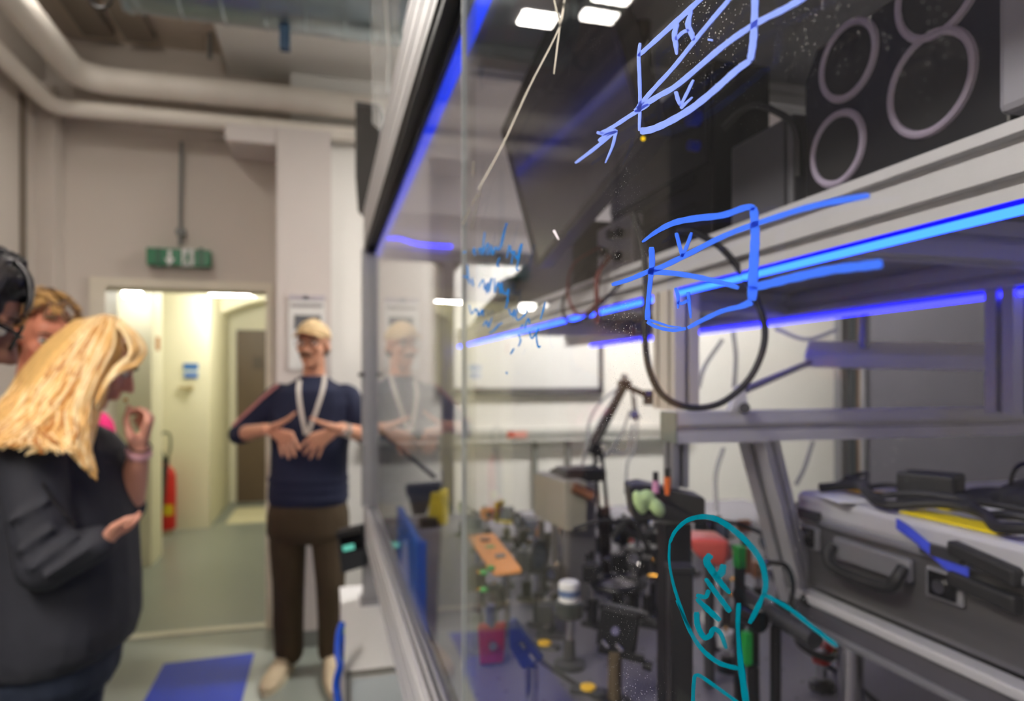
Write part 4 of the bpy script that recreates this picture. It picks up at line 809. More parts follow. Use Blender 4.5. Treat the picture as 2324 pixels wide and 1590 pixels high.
q = W(1530, 1186, d1 + .02); MB().bb((q.x - .02, q.y - .012, TZ), (q.x + .02, q.y + .012, q.z)).build('pedestal', M_blk, t)
tp = MB(); tp.ell(W(1452, 1140, d1 - .008), (0.009, 0.008, 0.018), Matrix.Rotation(-.4, 3, 'Y')); tp.ell(W(1468, 1128, d1 - .007), (0.0135, 0.008, 0.0105)); tp.ell(W(1492, 1152, d1 - .008), (0.01, 0.008, 0.0145), Matrix.Rotation(-.6, 3, 'Y')); bake_remesh(tp, 'green_tape', M_lgreen, t, 0.0022, 3)
for l, u, v0, v1, m in (('pink capped plug on top of the black control box', 1488, 1090, 1112, mat('pink_plug', (200, 140, 176), 0.4)), ('orange plug standing on the black control box', 1515, 1082, 1116, mat('orange_plug', (206, 100, 40), 0.4))):
    a, b = W(u, v1 + 6, d1 + .02), W(u, v0, d1 + .02); t = thing('plug', l, 'plug', a); MB().cyl(a, b, 0.005, n=12).build('body', m, t, smooth=True); MB().cyl(b, b + V((0, 0, 0.012)), 0.004, n=10).build('strain_relief', M_rub, t, smooth=True)
# articulated boom with dangling leads
d1 = 1.7; k = d1 / F_PX; bs = W(1376, 1330, d1); bs.z = TZ
t = thing('articulated_boom', 'black jointed boom arm with dangling leads rising from the table', 'boom arm', bs)
MB().lathe(bs, [(0.035, 0), (0.035, 0.012), (0.014, 0.018)], n=20).build('base', M_blk, t, smooth=True); MB().cyl(bs, W(1372, 1150, d1), 13 * k, n=14).build('post', mat('brown_post', (70, 56, 50), 0.45, 0.3), t, smooth=True)
MB().cyl(W(1362, 1200, d1), W(1350, 1032, d1), 4.5 * k, n=10).build('rod', M_blk, t, smooth=True); MB().cyl(W(1382, 1200, d1), W(1366, 1030, d1), 4.5 * k, n=10).build('rod', M_dgrey, t, smooth=True)
MB().box(W(1352, 1020, d1), (30 * k, 22 * k, 26 * k), Matrix.Rotation(.4, 3, 'Y')).build('lower_joint', M_blk, t, bevel=0.002); MB().cyl(W(1370, 1016, d1 - .015), W(1370, 1016, d1 - .005), 6 * k, n=12).build('clamp_screw', M_steel, t, smooth=True)
MB().cyl(W(1344, 1004, d1), W(1412, 876, d1), 8 * k, 6.5 * k, 12).build('arm', mat('boom_brown', (58, 46, 44), 0.45), t, smooth=True); MB().cyl(W(1356, 1010, d1 + .02), W(1420, 880, d1 + .02), 4 * k, n=10).build('arm', M_blk, t, smooth=True)
MB().box(W(1417, 872, d1), (26 * k, 24 * k, 20 * k)).build('upper_joint', mat('boom_brown', (58, 46, 44)), t, bevel=0.002); MB().cyl(W(1417, 856, d1 - .01), W(1417, 856, d1), 9 * k, n=14).build('joint_knob', M_steel, t, smooth=True)
MB().cyl(W(1420, 876, d1), W(1466, 896, d1), 7 * k, n=10).build('arm_tip', mat('boom_brown', (58, 46, 44)), t, smooth=True); MB().box(W(1472, 902, d1), (22 * k, 18 * k, 34 * k)).build('head_block', M_dgrey, t, bevel=0.002); MB().box(W(1472, 892, d1 - .014), (8 * k, 4 * k, 8 * k)).build('blue_cap', mat('blue_knob', (10, 40, 190)), t)
MB().cyl(W(1432, 946, d1), W(1448, 938, d1), 9 * k, 12 * k, 12).build('lamp_head', M_navy, t, smooth=True); MB().cyl(W(1434, 880, d1), W(1438, 940, d1), 3 * k, n=8).build('hanging_rod', M_blk, t, smooth=True)
M_clr = clear('clear_tubing', (0.78, 0.79, 0.8), haze=0.3, base=0.05)
for pts in (((1404, 880), (1360, 915), (1336, 960), (1334, 1000), (1320, 1060), (1308, 1100)), ((1430, 930), (1412, 980), (1390, 1020), (1376, 1030), (1340, 1060)), ((1440, 900), (1446, 960), (1440, 1020), (1424, 1050), (1420, 1120)), ((1410, 890), (1370, 940), (1350, 985), (1345, 1020)), ((1436, 960), (1430, 1000), (1420, 1026), (1385, 1024))):
    MB().tube(spl([W(u, v, d1 + .03) for u, v in pts], 5), 3.6 * k, 8).build('lead', M_clr, t, smooth=True)
# loop of black cable in front of the cross bar
d1 = 0.84; lp = [(1536, 522), (1580, 530), (1640, 565), (1690, 630), (1725, 700), (1736, 760), (1722, 820), (1690, 872), (1640, 912), (1590, 925), (1540, 918), (1500, 892), (1474, 840), (1464, 770), (1466, 690), (1464, 600), (1455, 540), (1436, 480)]
tag(MB().tube(spl([W(u, v, d1) for u, v in lp], 5), 0.0042, 10).build('looped_cable', M_rub, smooth=True), 'thick black cable hanging in a big loop in front of the shelf column', 'cable')
# clip-on lamp bar behind the cross bar
d1 = 1.5; t = thing('lamp_bar', 'pale rectangular lamp housing hung below the shelf at the rear', 'lamp', W(2050, 800, d1))
hp = [W(1826, 834, d1), W(1826, 800, d1), W(1836, 772, d1 + .1), W(1836, 800, d1 + .16)]; MB().prism(hp, W(2268, 842, d1) - W(1826, 834, d1)).build('housing', mat('lamp_housing', (232, 230, 234), 0.4), t, bevel=0.004)
MB().prism([W(2270, 796, d1), W(2284, 768, d1 + .1), W(2284, 826, d1 + .1), W(2270, 842, d1)], FW * 0.05).build('end_plate', M_white, t)
MB().cyl(W(1960, 800, d1 + .05), V((W(1975, 700, d1 + .05).x, W(1975, 700, d1 + .05).y, ZT + .15)), 0.011, n=12).build('hanger', M_alud, t, smooth=True)
t = thing('rear_arm', 'slender grey arm rising from a foot on the cross bar to the rear lamp', 'arm', W(1680, 920, 0.98))
MB().cyl(W(1692, 884, 0.99), W(1838, 822, 1.4), 0.0055, n=10).build('rod', mat('slate_rod', (88, 90, 112), 0.4), t, smooth=True)
MB().prism([W(1656, 934, 0.985), W(1702, 934, 0.985), W(1690, 870, 0.985), W(1676, 876, 0.985)], FW * 0.02).build('foot_plate', M_alu, t, bevel=0.002); MB().cyl(W(1690, 926, 0.965), W(1690, 926, 0.985), 0.008, n=12).build('knob', M_dgrey, t, smooth=True)
tc = [('thin grey lead hanging straight down from the rear light strip', ((1664, 752), (1670, 810), (1666, 880)), 1.3), ('grey lead slanting from the rear strip to the cross bar', ((1640, 770), (1600, 830), (1585, 880)), 1.3), ('pale lead dropping from the cross bar past the brace', ((1642, 1015), (1624, 1080), (1626, 1160)), 1.2), ('white cord running down behind the metal case', ((1845, 1000), (1826, 1060), (1806, 1100)), 1.5), ('grey wire swagged under the rear light strip', ((1760, 745), (1830, 770), (1900, 748)), 1.5)]
for l, pts, dd in tc: tag(MB().tube(spl([W(u, v, dd) for u, v in pts], 5), 0.0045, 8).build('cable', M_clr, smooth=True), l, 'cable')
# oval ring tray and dark mounts in the middle
p = TP(1392, 1345); d1 = (p - CAM).dot(FW); k = d1 / F_PX
p = TP(1400, 1420); t = thing('round_tray', 'round black tray with a pale disc below the boom arm', 'tray', p); d1 = (p - CAM).dot(FW); k = d1 / F_PX
zt = W(1400, 1325, d1).z
MB().cyl(p, (p.x, p.y, zt), 0.012, n=14).build('post', M_blk, t, smooth=True); MB().ring((p.x, p.y, zt), (0, 0, 1), 52 * k, 9 * k, 30, 8).build('rim', M_blk, t, smooth=True); MB().cyl((p.x, p.y, zt - .003), (p.x, p.y, zt), 50 * k, n=28).build('disc', mat('tray_grey', (120, 116, 116), 0.5), t)
rows = [  # u, v foot, v top, yaw, kind, px, extras, label
 (1222, 1420, 1262, 0.6, 'lens', 66, dict(mb=M_dgrey, mh=M_dgrey), 'large dark lens ring between the orange board and the white capped detector'),
 (1240, 1445, 1398, 1.2, 'block', 44, dict(mb=M_dgrey, mh=M_dgrey), 'grey block mount just left of the white capped detector'),
 (1232, 1340, 1225, 2.6, 'mirror', 36, dict(knobs=2), 'mirror mount with silver knobs beside the orange board far corner'),
 (1290, 1350, 1240, 0.2, 'mirror', 34, dict(mb=M_dgrey), 'grey mirror mount in front of the beige laser head'),
 (1330, 1380, 1262, 2.8, 'mirror', 34, dict(knobs=3), 'mirror mount with a brass screw left of the boom post'),
 (1335, 1330, 1215, 0.4, 'lens', 34, dict(), 'small lens ring between the laser head and the boom post'),
 (1410, 1340, 1215, 1.9, 'mirror', 34, dict(mk=M_red), 'mirror mount with red knobs right of the boom post'),
 (1446, 1330, 1196, 0.3, 'block', 44, dict(mk=M_blue), 'black block mount with blue knobs under the green tape'),
 (1440, 1410, 1262, 2.5, 'mirror', 40, dict(), 'black mirror mount in front of the black control box'),
 (1470, 1420, 1285, 0.8, 'mirror', 42, dict(mk=M_brass), 'mirror mount with brass knobs left of the tall black post'),
 (1490, 1330, 1225, 2.2, 'block', 40, dict(mk=M_red), 'black block mount with red knobs behind the tall black post'),
 (1510, 1390, 1250, 1.0, 'lens', 40, dict(), 'black lens ring directly left of the tall black post head'),
 (1560, 1300, 1222, 0.5, 'mirror', 30, dict(), 'small black mirror mount at the left end of the red bag'),
 (1080, 1250, 1185, 0.5, 'cube', 40, dict(mb=M_grey), 'pale cube stage at the far left by the pane edge'),
 (1105, 1230, 1165, 0.1, 'block', 26, dict(mb=M_orange), 'tan block mount in front of the far table end'),
 (1150, 1225, 1160, 0.9, 'cube', 44, dict(mb=M_yel), 'yellowish stage at the far table end beside the tan block'),
 (1175, 1250, 1180, 2.0, 'iris', 30, dict(), 'iris mount with lever behind the orange board'),
 (1205, 1250, 1196, 0.0, 'cube', 46, dict(mb=M_alu), 'bright metal stage below the beige laser head'),
 (1050, 1215, 1150, 0.7, 'lens', 26, dict(mb=M_lgreen), 'pale green ringed lens behind the pane edge'),
 (1650, 1420, 1330, 0.9, 'mirror', 40, dict(mb=M_dgrey), 'grey mirror mount inside the circled marker note'),
 (1612, 1470, 1405, 2.0, 'lens', 38, dict(mb=M_white), 'white ringed lens inside the circled marker note'),
 (1650, 1520, 1450, 0.6, 'block', 38, dict(mb=M_alu, mk=M_brass), 'bright block mount with brass knobs under the circled note'),
 (1720, 1370, 1290, 1.2, 'mirror', 34, dict(mb=M_copper), 'coppery mirror mount right of the green connector'),
 (1770, 1420, 1300, 2.4, 'block', 34, dict(), 'black block mount beside the lower end of the brace'),
 (1790, 1390, 1345, 0.4, 'iris', 30, dict(), 'black iris between the brace and the telescope tube'),
 (1430, 1395, 1330, 1.5, 'cube', 36, dict(), 'black cube stage next to the round tray'),
 (1265, 1290, 1215, 0.3, 'iris', 26, dict(mb=M_alu), 'silver iris in front of the laser head legs'),
 (1190, 1300, 1215, 1.5, 'mirror', 30, dict(), 'black mirror mount behind the large dark lens ring'),
 (1375, 1290, 1190, 1.1, 'block', 40, dict(mb=M_dgrey), 'grey block mount behind the boom post foot'),
 (1545, 1260, 1190, 0.9, 'cube', 44, dict(mb=M_dgrey), 'grey stage in front of the long black control box'),
 (1690, 1250, 1195, 0.2, 'mirror', 30, dict(mb=M_copper), 'dark mirror mount by the top of the circled note'),
 (1300, 1300, 1222, 1.2, 'block', 40, dict(), 'black block mount right under the laser head body'),
 (1345, 1420, 1300, 0.6, 'block', 40, dict(), 'black block mount left of the black translation mount'),
 (1315, 1330, 1245, 2.4, 'cube', 44, dict(mb=M_dgrey), 'dark cube stage behind the white capped detector'),
 (1420, 1290, 1195, 0.7, 'block', 44, dict(), 'black block mount beneath the left end of the control box'),
 (1466, 1290, 1200, 1.4, 'cube', 46, dict(), 'black cube stage beneath the green tape'),
 (1405, 1370, 1275, 2.9, 'block', 40, dict(), 'black block mount over the rim of the round tray'),
 (1478, 1380, 1262, 0.2, 'block', 44, dict(), 'black block mount at the right rim of the round tray'),
 (1510, 1300, 1205, 0.4, 'block', 46, dict(), 'black block mount between the control box and the tall black post'),
 (1360, 1250, 1180, 2.1, 'mirror', 34, dict(), 'black mirror mount right beside the laser head cover'),
 (1590, 1250, 1192, 1.1, 'block', 38, dict(), 'black block mount under the right end of the control box'),
 (1640, 1240, 1196, 0.5, 'cube', 44, dict(), 'black cube stage behind the red bag'),
 (1195, 1360, 1268, 0.9, 'block', 46, dict(mb=M_dgrey), 'grey block mount behind the dark blue mount'),
 (1262, 1390, 1300, 2.2, 'mirror', 36, dict(mb=M_dgrey), 'grey mirror mount left behind the white capped detector'),
 (1150, 1330, 1290, 0.4, 'cube', 40, dict(mb=M_dgrey), 'grey cube stage in front of the orange board'),
 (1740, 1300, 1230, 2.0, 'lens', 30, dict(), 'black lens ring near the middle of the brace'),
]
for u, vb, vt, yw, kd, px, ex, lb in rows:
    put(lb, u, vb, vt, yw, kd, px, base='foot' if len(lb) % 2 else 'disc', **ex)
# small yellow labelled clamps, breadboard strip, loose wires
for l, u, v, a in (('yellow oval marker clamp near the front edge of the table', 1335, 1572, 0.5), ('small yellow oval clamp beside the dark blue mount', 1236, 1470, 0.6)):
    p = TP(u, v); t = thing('table_clamp', l, 'clamp', p, -a); MB().bb((-0.03, -0.011, 0), (0.03, 0.011, 0.008)).build('body', M_dgrey, t, local=True, bevel=0.003); MB().lathe((0, 0, 0.008), [(0.013, 0), (0.013, 0.004), (0.009, 0.006)], n=18).build('yellow_cap', mat('amber_cap', (232, 184, 40), 0.4), t, smooth=True, local=True)
wires = [('black wire looping behind the tall black post', ((1300, 1200), (1380, 1180), (1450, 1215), (1500, 1190)), 1.25), ('black wire arching over the mounts right of the boom', ((1390, 1220), (1430, 1180), (1470, 1240), (1500, 1280)), 1.05), ('thin black cable along the far side of the table', ((1040, 1140), (1100, 1170), (1180, 1186), (1215, 1180)), 2.2), ('dark cable from the control box to the brace foot', ((1600, 1180), (1680, 1190), (1760, 1230), (1800, 1290)), 1.2), ('black hose curving beside the brace foot', ((1745, 1275), (1785, 1285), (1800, 1330), (1790, 1390)), 1.05), ('grey cable lying across the front of the table', ((1228, 1500), (1290, 1540), (1340, 1575), (1400, 1610)), None), ('black cable lying near the right end of the table front', ((1880, 1510), (1940, 1550), (2000, 1600)), None)]
for l, pts, dd in wires: tag(MB().tube(spl([(W(u, v, dd) if dd else WZ(u, v, TZ + .004)) for u, v in pts], 5), 0.004, 6).build('cable', M_rub, smooth=True), l, 'cable')
# ------------------------------------------------------------------ people
def skin_mat(name, rgb): return mat(name, rgb, 0.5, var=0.05, scale=14, bump=0.03, bscale=300)
def basis(f, u):
    f = V(f).normalized(); u = V(u); u = (u - f * u.dot(f)).normalized(); s = f.cross(u).normalized()
    return s, f, u, Matrix((s, f, u)).transposed()
def head(mb, c, f, u, k=1.0):
    s, f, u, R = basis(f, u)
    def P(a, b, h): return c + (s * a + f * b + u * h) * k
    def E(a, b, h, r): mb.ell(P(a, b, h), [x * k for x in r], R, 18, 12)
    E(0, -0.012, 0.03, (0.076, 0.096, 0.092)); E(0, 0.022, -0.03, (0.060, 0.066, 0.086)); E(0, 0.062, -0.098, (0.024, 0.022, 0.018))
    E(0, 0.055, 0.045, (0.058, 0.036, 0.04)); E(0, 0.03, -0.075, (0.05, 0.05, 0.035))
    for a in (-1, 1):
        E(a * 0.043, 0.058, -0.02, (0.022, 0.026, 0.022)); E(a * 0.03, 0.078, 0.026, (0.026, 0.014, 0.008)); E(a * 0.078, -0.008, -0.006, (0.009, 0.019, 0.031)); E(a * 0.012, 0.097, -0.032, (0.009, 0.011, 0.008))
    mb.tcap(P(0, 0.085, 0.02), P(0, 0.112, -0.026), 0.008 * k, 0.012 * k); E(0, 0.088, -0.056, (0.024, 0.012, 0.007)); E(0, 0.086, -0.068, (0.02, 0.012, 0.007))
    return P
def eyes(t, P, f, u, k, parent):
    s, f, u, R = basis(f, u)
    for a in (-1, 1):
        e = MB().ell(P(a * 0.031, 0.077, 0.012), (0.0125 * k,) * 3, R, 14, 9).build('eye', mat('eye_white', (214, 206, 200), 0.2), parent, smooth=True)
        MB().ell(P(a * 0.031, 0.087, 0.012), (0.0062 * k, 0.0035 * k, 0.0062 * k), R, 12, 7).build('iris', mat('eye_dark', (40, 30, 24), 0.15), e, smooth=True)
        MB().tube([P(a * 0.014, 0.092, 0.032), P(a * 0.032, 0.093, 0.038), P(a * 0.05, 0.08, 0.031)], [0.003 * k, 0.0045 * k, 0.002 * k], 8).build('eyebrow', mat('brow_brown', (70, 48, 32), 0.8), parent, smooth=True)
def hand(mb, wrist, kn, tips, thumb, rw=0.026, rf=0.0092, mid=None, curl=None):
    """wrist point, four knuckle points, four fingertip points, thumb [base, joint, tip]"""
    for q in kn: mb.tcap(wrist.lerp(q, 0.15), q, rw * 0.62, rf * 1.45)
    for i in range(3): mb.tcap(kn[i], kn[i + 1], rf * 1.4, rf * 1.3)
    for i, (a, b) in enumerate(zip(kn, tips)):
        c = curl or V((0, 0, 0)); m1 = a.lerp(b, 0.42) + c; m2 = a.lerp(b, 0.74) + c * 0.8
        mb.chain([a, m1, m2, b], [rf * 1.12, rf * 1.02, rf * 0.95, rf * 0.8], 10)
    mb.chain([wrist.lerp(thumb[0], 0.5)] + thumb, [rf * 1.9, rf * 1.6, rf * 1.2, rf * 0.9], 10)
def strands(name, paths, m, parent, r0, n=6):
    mb = MB()
    for p, r in paths: mb.tube(spl(p, 4), [r * (0.55 + 0.45 * math.sin(math.pi * min(1, (i + 0.6) / (len(p) * 4 - 4) * 1.0))) if i else r * 0.7 for i in range((len(p) - 1) * 4 + 1)], n)
    return mb.build(name, m, parent, smooth=2)
def hairmat(name, rgb, var): return mat(name, rgb, 0.42, var=var, scale=60, stretch=(1, 1, 0.25), spec=0.6)
FL = V((0, 0, 1))
# ===== the man explaining, full figure
d = 3.5; px = d / F_PX
S_man = skin_mat('skin_man', (206, 150, 122)); M_swe = mat('navy_sweater', (13, 22, 52), 0.85, var=0.18, scale=40, bump=0.12, bscale=260); M_trs = mat('olive_trousers', (58, 46, 28), 0.85, var=0.16, scale=20, bump=0.1, bscale=160)
mq0 = W(700, 1545, d); man = thing('person', 'man in tan cap, navy sweater and olive trousers gesturing with both hands', 'person', (mq0.x, mq0.y, 0))
hc = W(711, 783, d - .02); hf = V((-0.34, -0.94, -0.06)); hu = V((0.03, 0, 1))
b = MB(); Pm = head(b, hc, hf, hu, 0.98)
b.tcap(W(713, 815, d + .02), W(712, 880, d + .04), 0.055, 0.062)
Lr = RT * px; Ld = FW
def rings(rows, dd=0.0): return [(W(u, v, d + dd + (r[4] if len(r) > 4 else 0)), Lr * r[2], Ld * r[3]) for r in rows for u, v in ((r[0], r[1]),)]
b.loft(rings([(712, 878, 26, .05), (712, 896, 50, .07), (710, 925, 78, .09), (706, 1010, 74, .1), (702, 1120, 76, .11), (700, 1190, 80, .11), (700, 1225, 60, .08)]))
RS, RE, RWr = W(630, 902, d), W(541, 986, d - .02), W(603, 974, d - .24)
LS, LE, LWr = W(790, 902, d), W(836, 990, d - .02), W(772, 972, d - .24)
for S_, E_, Wr in ((RS, RE, RWr), (LS, LE, LWr)): b.chain([S_, E_, E_.lerp(Wr, 0.4), Wr], [.045, .038, .04, .028])
dh = d - .27
hand(b, RWr, [W(662, 984, dh - .02), W(653, 992, dh - .01), W(643, 997, dh), W(633, 996, dh + .015)], [W(680, 1022, dh - .03), W(670, 1036, dh - .02), W(656, 1040, dh), W(640, 1034, dh + .02)], [W(634, 962, dh - .03), W(655, 950, dh - .04), W(670, 936, dh - .04)])
hand(b, LWr, [W(708, 988, dh - .02), W(712, 1000, dh - .01), W(720, 1006, dh), W(734, 1006, dh + .012)], [W(684, 1012, dh - .03), W(690, 1030, dh - .02), W(703, 1040, dh), W(722, 1038, dh + .01)], [W(742, 964, dh - .03), W(722, 956, dh - .04), W(705, 948, dh - .04)])
hipR, knR, anR = W(657, 1165, d), W(655, 1318, d - .02), W(655, 1480, d + .02); hipL, knL, anL = W(745, 1165, d), W(750, 1318, d - .02), W(752, 1480, d + .02)
for q in ((hipR, knR, anR), (hipL, knL, anL)): b.chain(list(q), [.085, .06, .042])
bake_remesh(b, 'body', S_man, man, 0.0062, 4)
bd = man.children[0]
eyes(man, Pm, hf, hu, 0.98, man)
c = MB(); c.loft(rings([(712, 852, 33, .07, .03), (712, 862, 40, .082, .03), (712, 872, 60, .095, .02), (711, 886, 86, .11), (709, 915, 98, .122), (707, 960, 92, .132), (704, 1020, 86, .134), (702, 1075, 86, .13), (700, 1118, 90, .132), (700, 1140, 88, .128), (700, 1146, 82, .118)]))
c.chain([W(638, 900, d), RS, RE, RE.lerp(RWr, .22)], [.07, .068, .052, .05]); c.chain([W(782, 900, d), LS, LE, LE.lerp(LWr, .18)], [.07, .068, .052, .05])
for v in (1085, 1105, 1126): c.loft(rings([(701, v - 6, 88, .132), (701, v, 92, .138), (701, v + 6, 88, .132)]))
sw = bake_remesh(c, 'sweater', M_swe, man, 0.009, 5)
MB().tube([W(u, v, dd) for u, v, dd in ((632, 872, d - .09), (596, 902, d - .095), (566, 930, d - .085), (528, 966, d - .07))], 0.008, 8, flat=.6).build('sleeve_stripe', mat('stripe_pink', (196, 130, 130), 0.8), sw, smooth=True)
c = MB(); c.loft(rings([(700, 1130, 84, .12), (700, 1165, 92, .128), (700, 1205, 93, .125), (700, 1228, 84, .1)]))
c.chain([hipR, W(653, 1235, d), knR, W(655, 1400, d), W(656, 1476, d + .01)], [.098, .094, .082, .078, .074]); c.chain([hipL, W(748, 1235, d), knL, W(751, 1400, d), W(750, 1476, d + .01)], [.098, .092, .076, .068, .064])
tr = bake_remesh(c, 'trousers', M_trs, man, 0.009, 5)
def shoe(lbl, an, heel, toe, z0=0.0):
    c = MB(); f = (toe - heel); f.z = 0; L = f.length; f = f.normalized(); s = V((f.y, -f.x, 0)); h0 = V((heel.x, heel.y, z0))
    def Q(a, b, h): return h0 + f * (a * L) + s * b + FL * h
    c.loft([(Q(0.03, 0, .05), s * .03, FL * .04), (Q(.14, 0, .058), s * .038, FL * .052), (Q(.32, 0, .058), s * .041, FL * .05), (Q(.55, 0, .045), s * .047, FL * .038), (Q(.78, 0, .036), s * .05, FL * .03), (Q(.93, 0, .03), s * .04, FL * .022), (Q(1.0, 0, .026), s * .02, FL * .012)])
    c.tcap(Q(.16, 0, .07), Q(.16, 0, .115), .044, .047)
    u = bake_remesh(c, 'shoe', mat('beige_suede', (190, 174, 146), 0.85, var=0.12, scale=14), man, 0.0055, 3)
    c = MB(); n = 20; o = []
    for i in range(n):
        g = 2 * math.pi * i / n; o.append(h0 + f * (L * (.51 + .51 * math.cos(g))) + s * (.05 * math.sin(g) * (1 + .12 * math.cos(g))))
    c.prism(o, FL * .022); c.build('sole', mat('sole_cream', (198, 188, 164), 0.7), u, smooth=True)
    MB().tube(spl([Q(.34, -.03, .098), Q(.40, .0, .102), Q(.46, -.025, .09), Q(.50, .01, .09), Q(.56, -.02, .078)]), .003, 6).build('lace', mat('lace_cream', (222, 212, 188), 0.8), u, smooth=True)
shoe('a', anR, WZ(664, 1500, 0), WZ(600, 1582, 0)); shoe('b', anL, WZ(747, 1500, 0), WZ(766, 1592, 0))
for o in list(man.children):
    if o.name.startswith('shoe'): pass
sv, fv, uv, RR = basis(hf, hu)
c = MB(); n = 20                                  # cap: dome over the skull and a curved brim
dome = []
for j in range(8):
    th = j / 7 * math.pi / 2
    for i in range(n):
        g = 2 * math.pi * i / n; dome.append(Pm(0.088 * math.cos(th) * math.cos(g), -0.008 + 0.106 * math.cos(th) * math.sin(g), 0.056 + 0.082 * math.sin(th) - 0.03 * (1 - math.sin(g)) * math.cos(th) * .5))
c.add(dome, [(j * n + i, j * n + (i + 1) % n, (j + 1) * n + (i + 1) % n, (j + 1) * n + i) for j in range(7) for i in range(n)] + [tuple(range(n))[::-1]])
M_cap = mat('tan_cap', (218, 190, 146), 0.8, var=0.06, scale=30)
cp_ = c.build('cap', M_cap, man, smooth=2)
c = MB(); top = []; q = 13
for i in range(q):
    a = -1 + 2 * i / (q - 1); top.append((Pm(.074 * a, .098 - .05 * a * a - .012, .064 - .016 * a * a), Pm(.080 * a, .156 - .075 * a * a, .068 - .026 * a * a)))
vs = [x for p in top for x in p]; vs2 = [x - uv * .004 for x in vs]; N = len(vs); f = []
for i in range(q - 1):
    k = 2 * i; f += [(k, k + 1, k + 3, k + 2), (N + k, N + k + 2, N + k + 3, N + k + 1), (k + 1, N + k + 1, N + k + 3, k + 3)]
c.add(vs + vs2, f); c.build('brim', M_cap, cp_, smooth=True)
c = MB(); c.tube([Pm(-.034, .098, -.052), Pm(-.018, .106, -.044), Pm(0, .11, -.043), Pm(.018, .106, -.044), Pm(.034, .098, -.052)], [.004, .0105, .012, .0105, .004], 8); c.build('moustache', mat('moustache_brown', (76, 48, 30), 0.85, var=.2), man, smooth=True)
g = MB()
for a in (-1, 1): g.ring(Pm(a * .033, .102, .010), fv, .023, .0018, 22, 6)
g.tube([Pm(-.011, .104, .014), Pm(0, .108, .017), Pm(.011, .104, .014)], .0016, 6)
for a in (-1, 1): g.tube([Pm(a * .056, .1, .012), Pm(a * .08, .02, .014), Pm(a * .082, -.01, .004)], .0016, 6)
g.build('spectacles', mat('thin_frame', (70, 56, 48), 0.3, 0.5), man, smooth=True)
c = MB(); c.ell(Pm(0, -.05, -.02), (.07, .05, .05), RR); c.build('hair', mat('short_brown_hair', (72, 52, 38), 0.8, var=.2), man, smooth=True)
def ribbon(pts, w, th=0.002):
    P = spl(pts, 5); c = MB(); k = len(P); vs = [p + RT * w for p in P] + [p - RT * w for p in P]; vs += [p - FW * th for p in vs]; f = []
    for i in range(k - 1): f += [(i, i + 1, k + i + 1, k + i), (2 * k + i, 3 * k + i, 3 * k + i + 1, 2 * k + i + 1), (i, 2 * k + i, 2 * k + i + 1, i + 1), (k + i, k + i + 1, 3 * k + i + 1, 3 * k + i)]
    return c.add(vs, f)
M_lan = mat('lanyard_white', (214, 208, 202), 0.7, var=.12, scale=60)
for pts in (((682, 850, .0), (678, 885, -.11), (683, 930, -.145), (693, 980, -.15), (694, 986, -.15)), ((738, 850, .0), (734, 880, -.10), (722, 920, -.14), (706, 965, -.15), (697, 986, -.15))):
    ribbon([W(u, v, d + x) for u, v, x in pts], .0105).build('lanyard', M_lan, man, smooth=True)
wt = MB(); ax = (LE - LWr).normalized(); q = LWr.lerp(LE, .14); wt.lathe(q - ax * .012, [(.037, 0), (.038, .012), (.037, .024)], ax, 20); wo = wt.build('watch', mat('watch_steel', (206, 202, 200), 0.25, 0.8), man, smooth=True)
MB().cyl(q - FW * .034, q - FW * .042, .017, n=18).build('watch_face', mat('watch_face', (232, 226, 220), 0.2), wo, smooth=True)
# ===== blonde woman in front, seen from her right side
d = 1.95; DS = 1.27; px = d / F_PX; Lr = RT * px
S_bl = skin_mat('skin_fair', (206, 148, 128)); M_jk = mat('charcoal_jacket', (34, 36, 46), 0.8, var=.2, scale=14, bump=.25, bscale=30); M_jn = mat('dark_jeans', (22, 32, 52), 0.85, var=.15, scale=30)
q0 = W(150, 1590, d); bw = thing('person', 'blonde long-haired woman in a charcoal jacket looking down with one hand at her mouth', 'person', (q0.x, q0.y, 0))
hc = W(222, 826, d + .01); hf = (RT * 0.80 + FW * .34 + UP * -0.49); hu = (UP * 0.87 + RT * 0.45 + FW * .19)
b = MB(); Pb = head(b, hc, hf, hu, 0.97)
b.tcap(Pb(0, -.03, -.06), W(130, 990, d), .055, .062)
b.loft(rings([(128, 965, 60, .09), (122, 1000, 112, .15), (120, 1060, 130, .17), (128, 1150, 140, .17), (132, 1250, 142, .165), (130, 1380, 146, .17), (122, 1470, 118, .15)]))
rS, rE, rW_ = W(70, 1040, d - .19), W(100, 1280, d - .22), W(236, 1226, d - .2)
lS, lE, lW_ = W(190, 1040, d + .16), W(292, 1150, d + .10), W(316, 1022, d + .03)
b.chain([rS, rE, rE.lerp(rW_, .5), rW_], [.05, .04, .036, .027]); b.chain([lS, lE, lE.lerp(lW_, .45), lW_], [.05, .042, .038, .027])
dk = d - .18
hand(b, rW_, [W(262, 1212, dk - .03), W(268, 1207, dk - .01), W(270, 1206, dk + .012), W(268, 1208, dk + .03)], [W(306, 1186, dk - .025), W(318, 1170, dk - .01), W(319, 1162, dk + .012), W(306, 1170, dk + .03)], [W(258, 1196, dk - .045), W(284, 1180, dk - .055), W(302, 1172, dk - .05)], rf=.0078, curl=V((0, 0, -.004)))
dk = d + .02
hand(b, lW_, [W(336, 955, dk - .03), W(342, 950, dk - .008), W(341, 948, dk + .014), W(336, 952, dk + .034)], [W(298, 930, dk - .02), W(297, 940, dk), W(302, 955, dk + .018), W(310, 968, dk + .034)], [W(296, 990, dk - .035), W(286, 955, dk - .035), W(292, 922, dk - .02)], rf=.0085, curl=V((.012, 0, .014)))
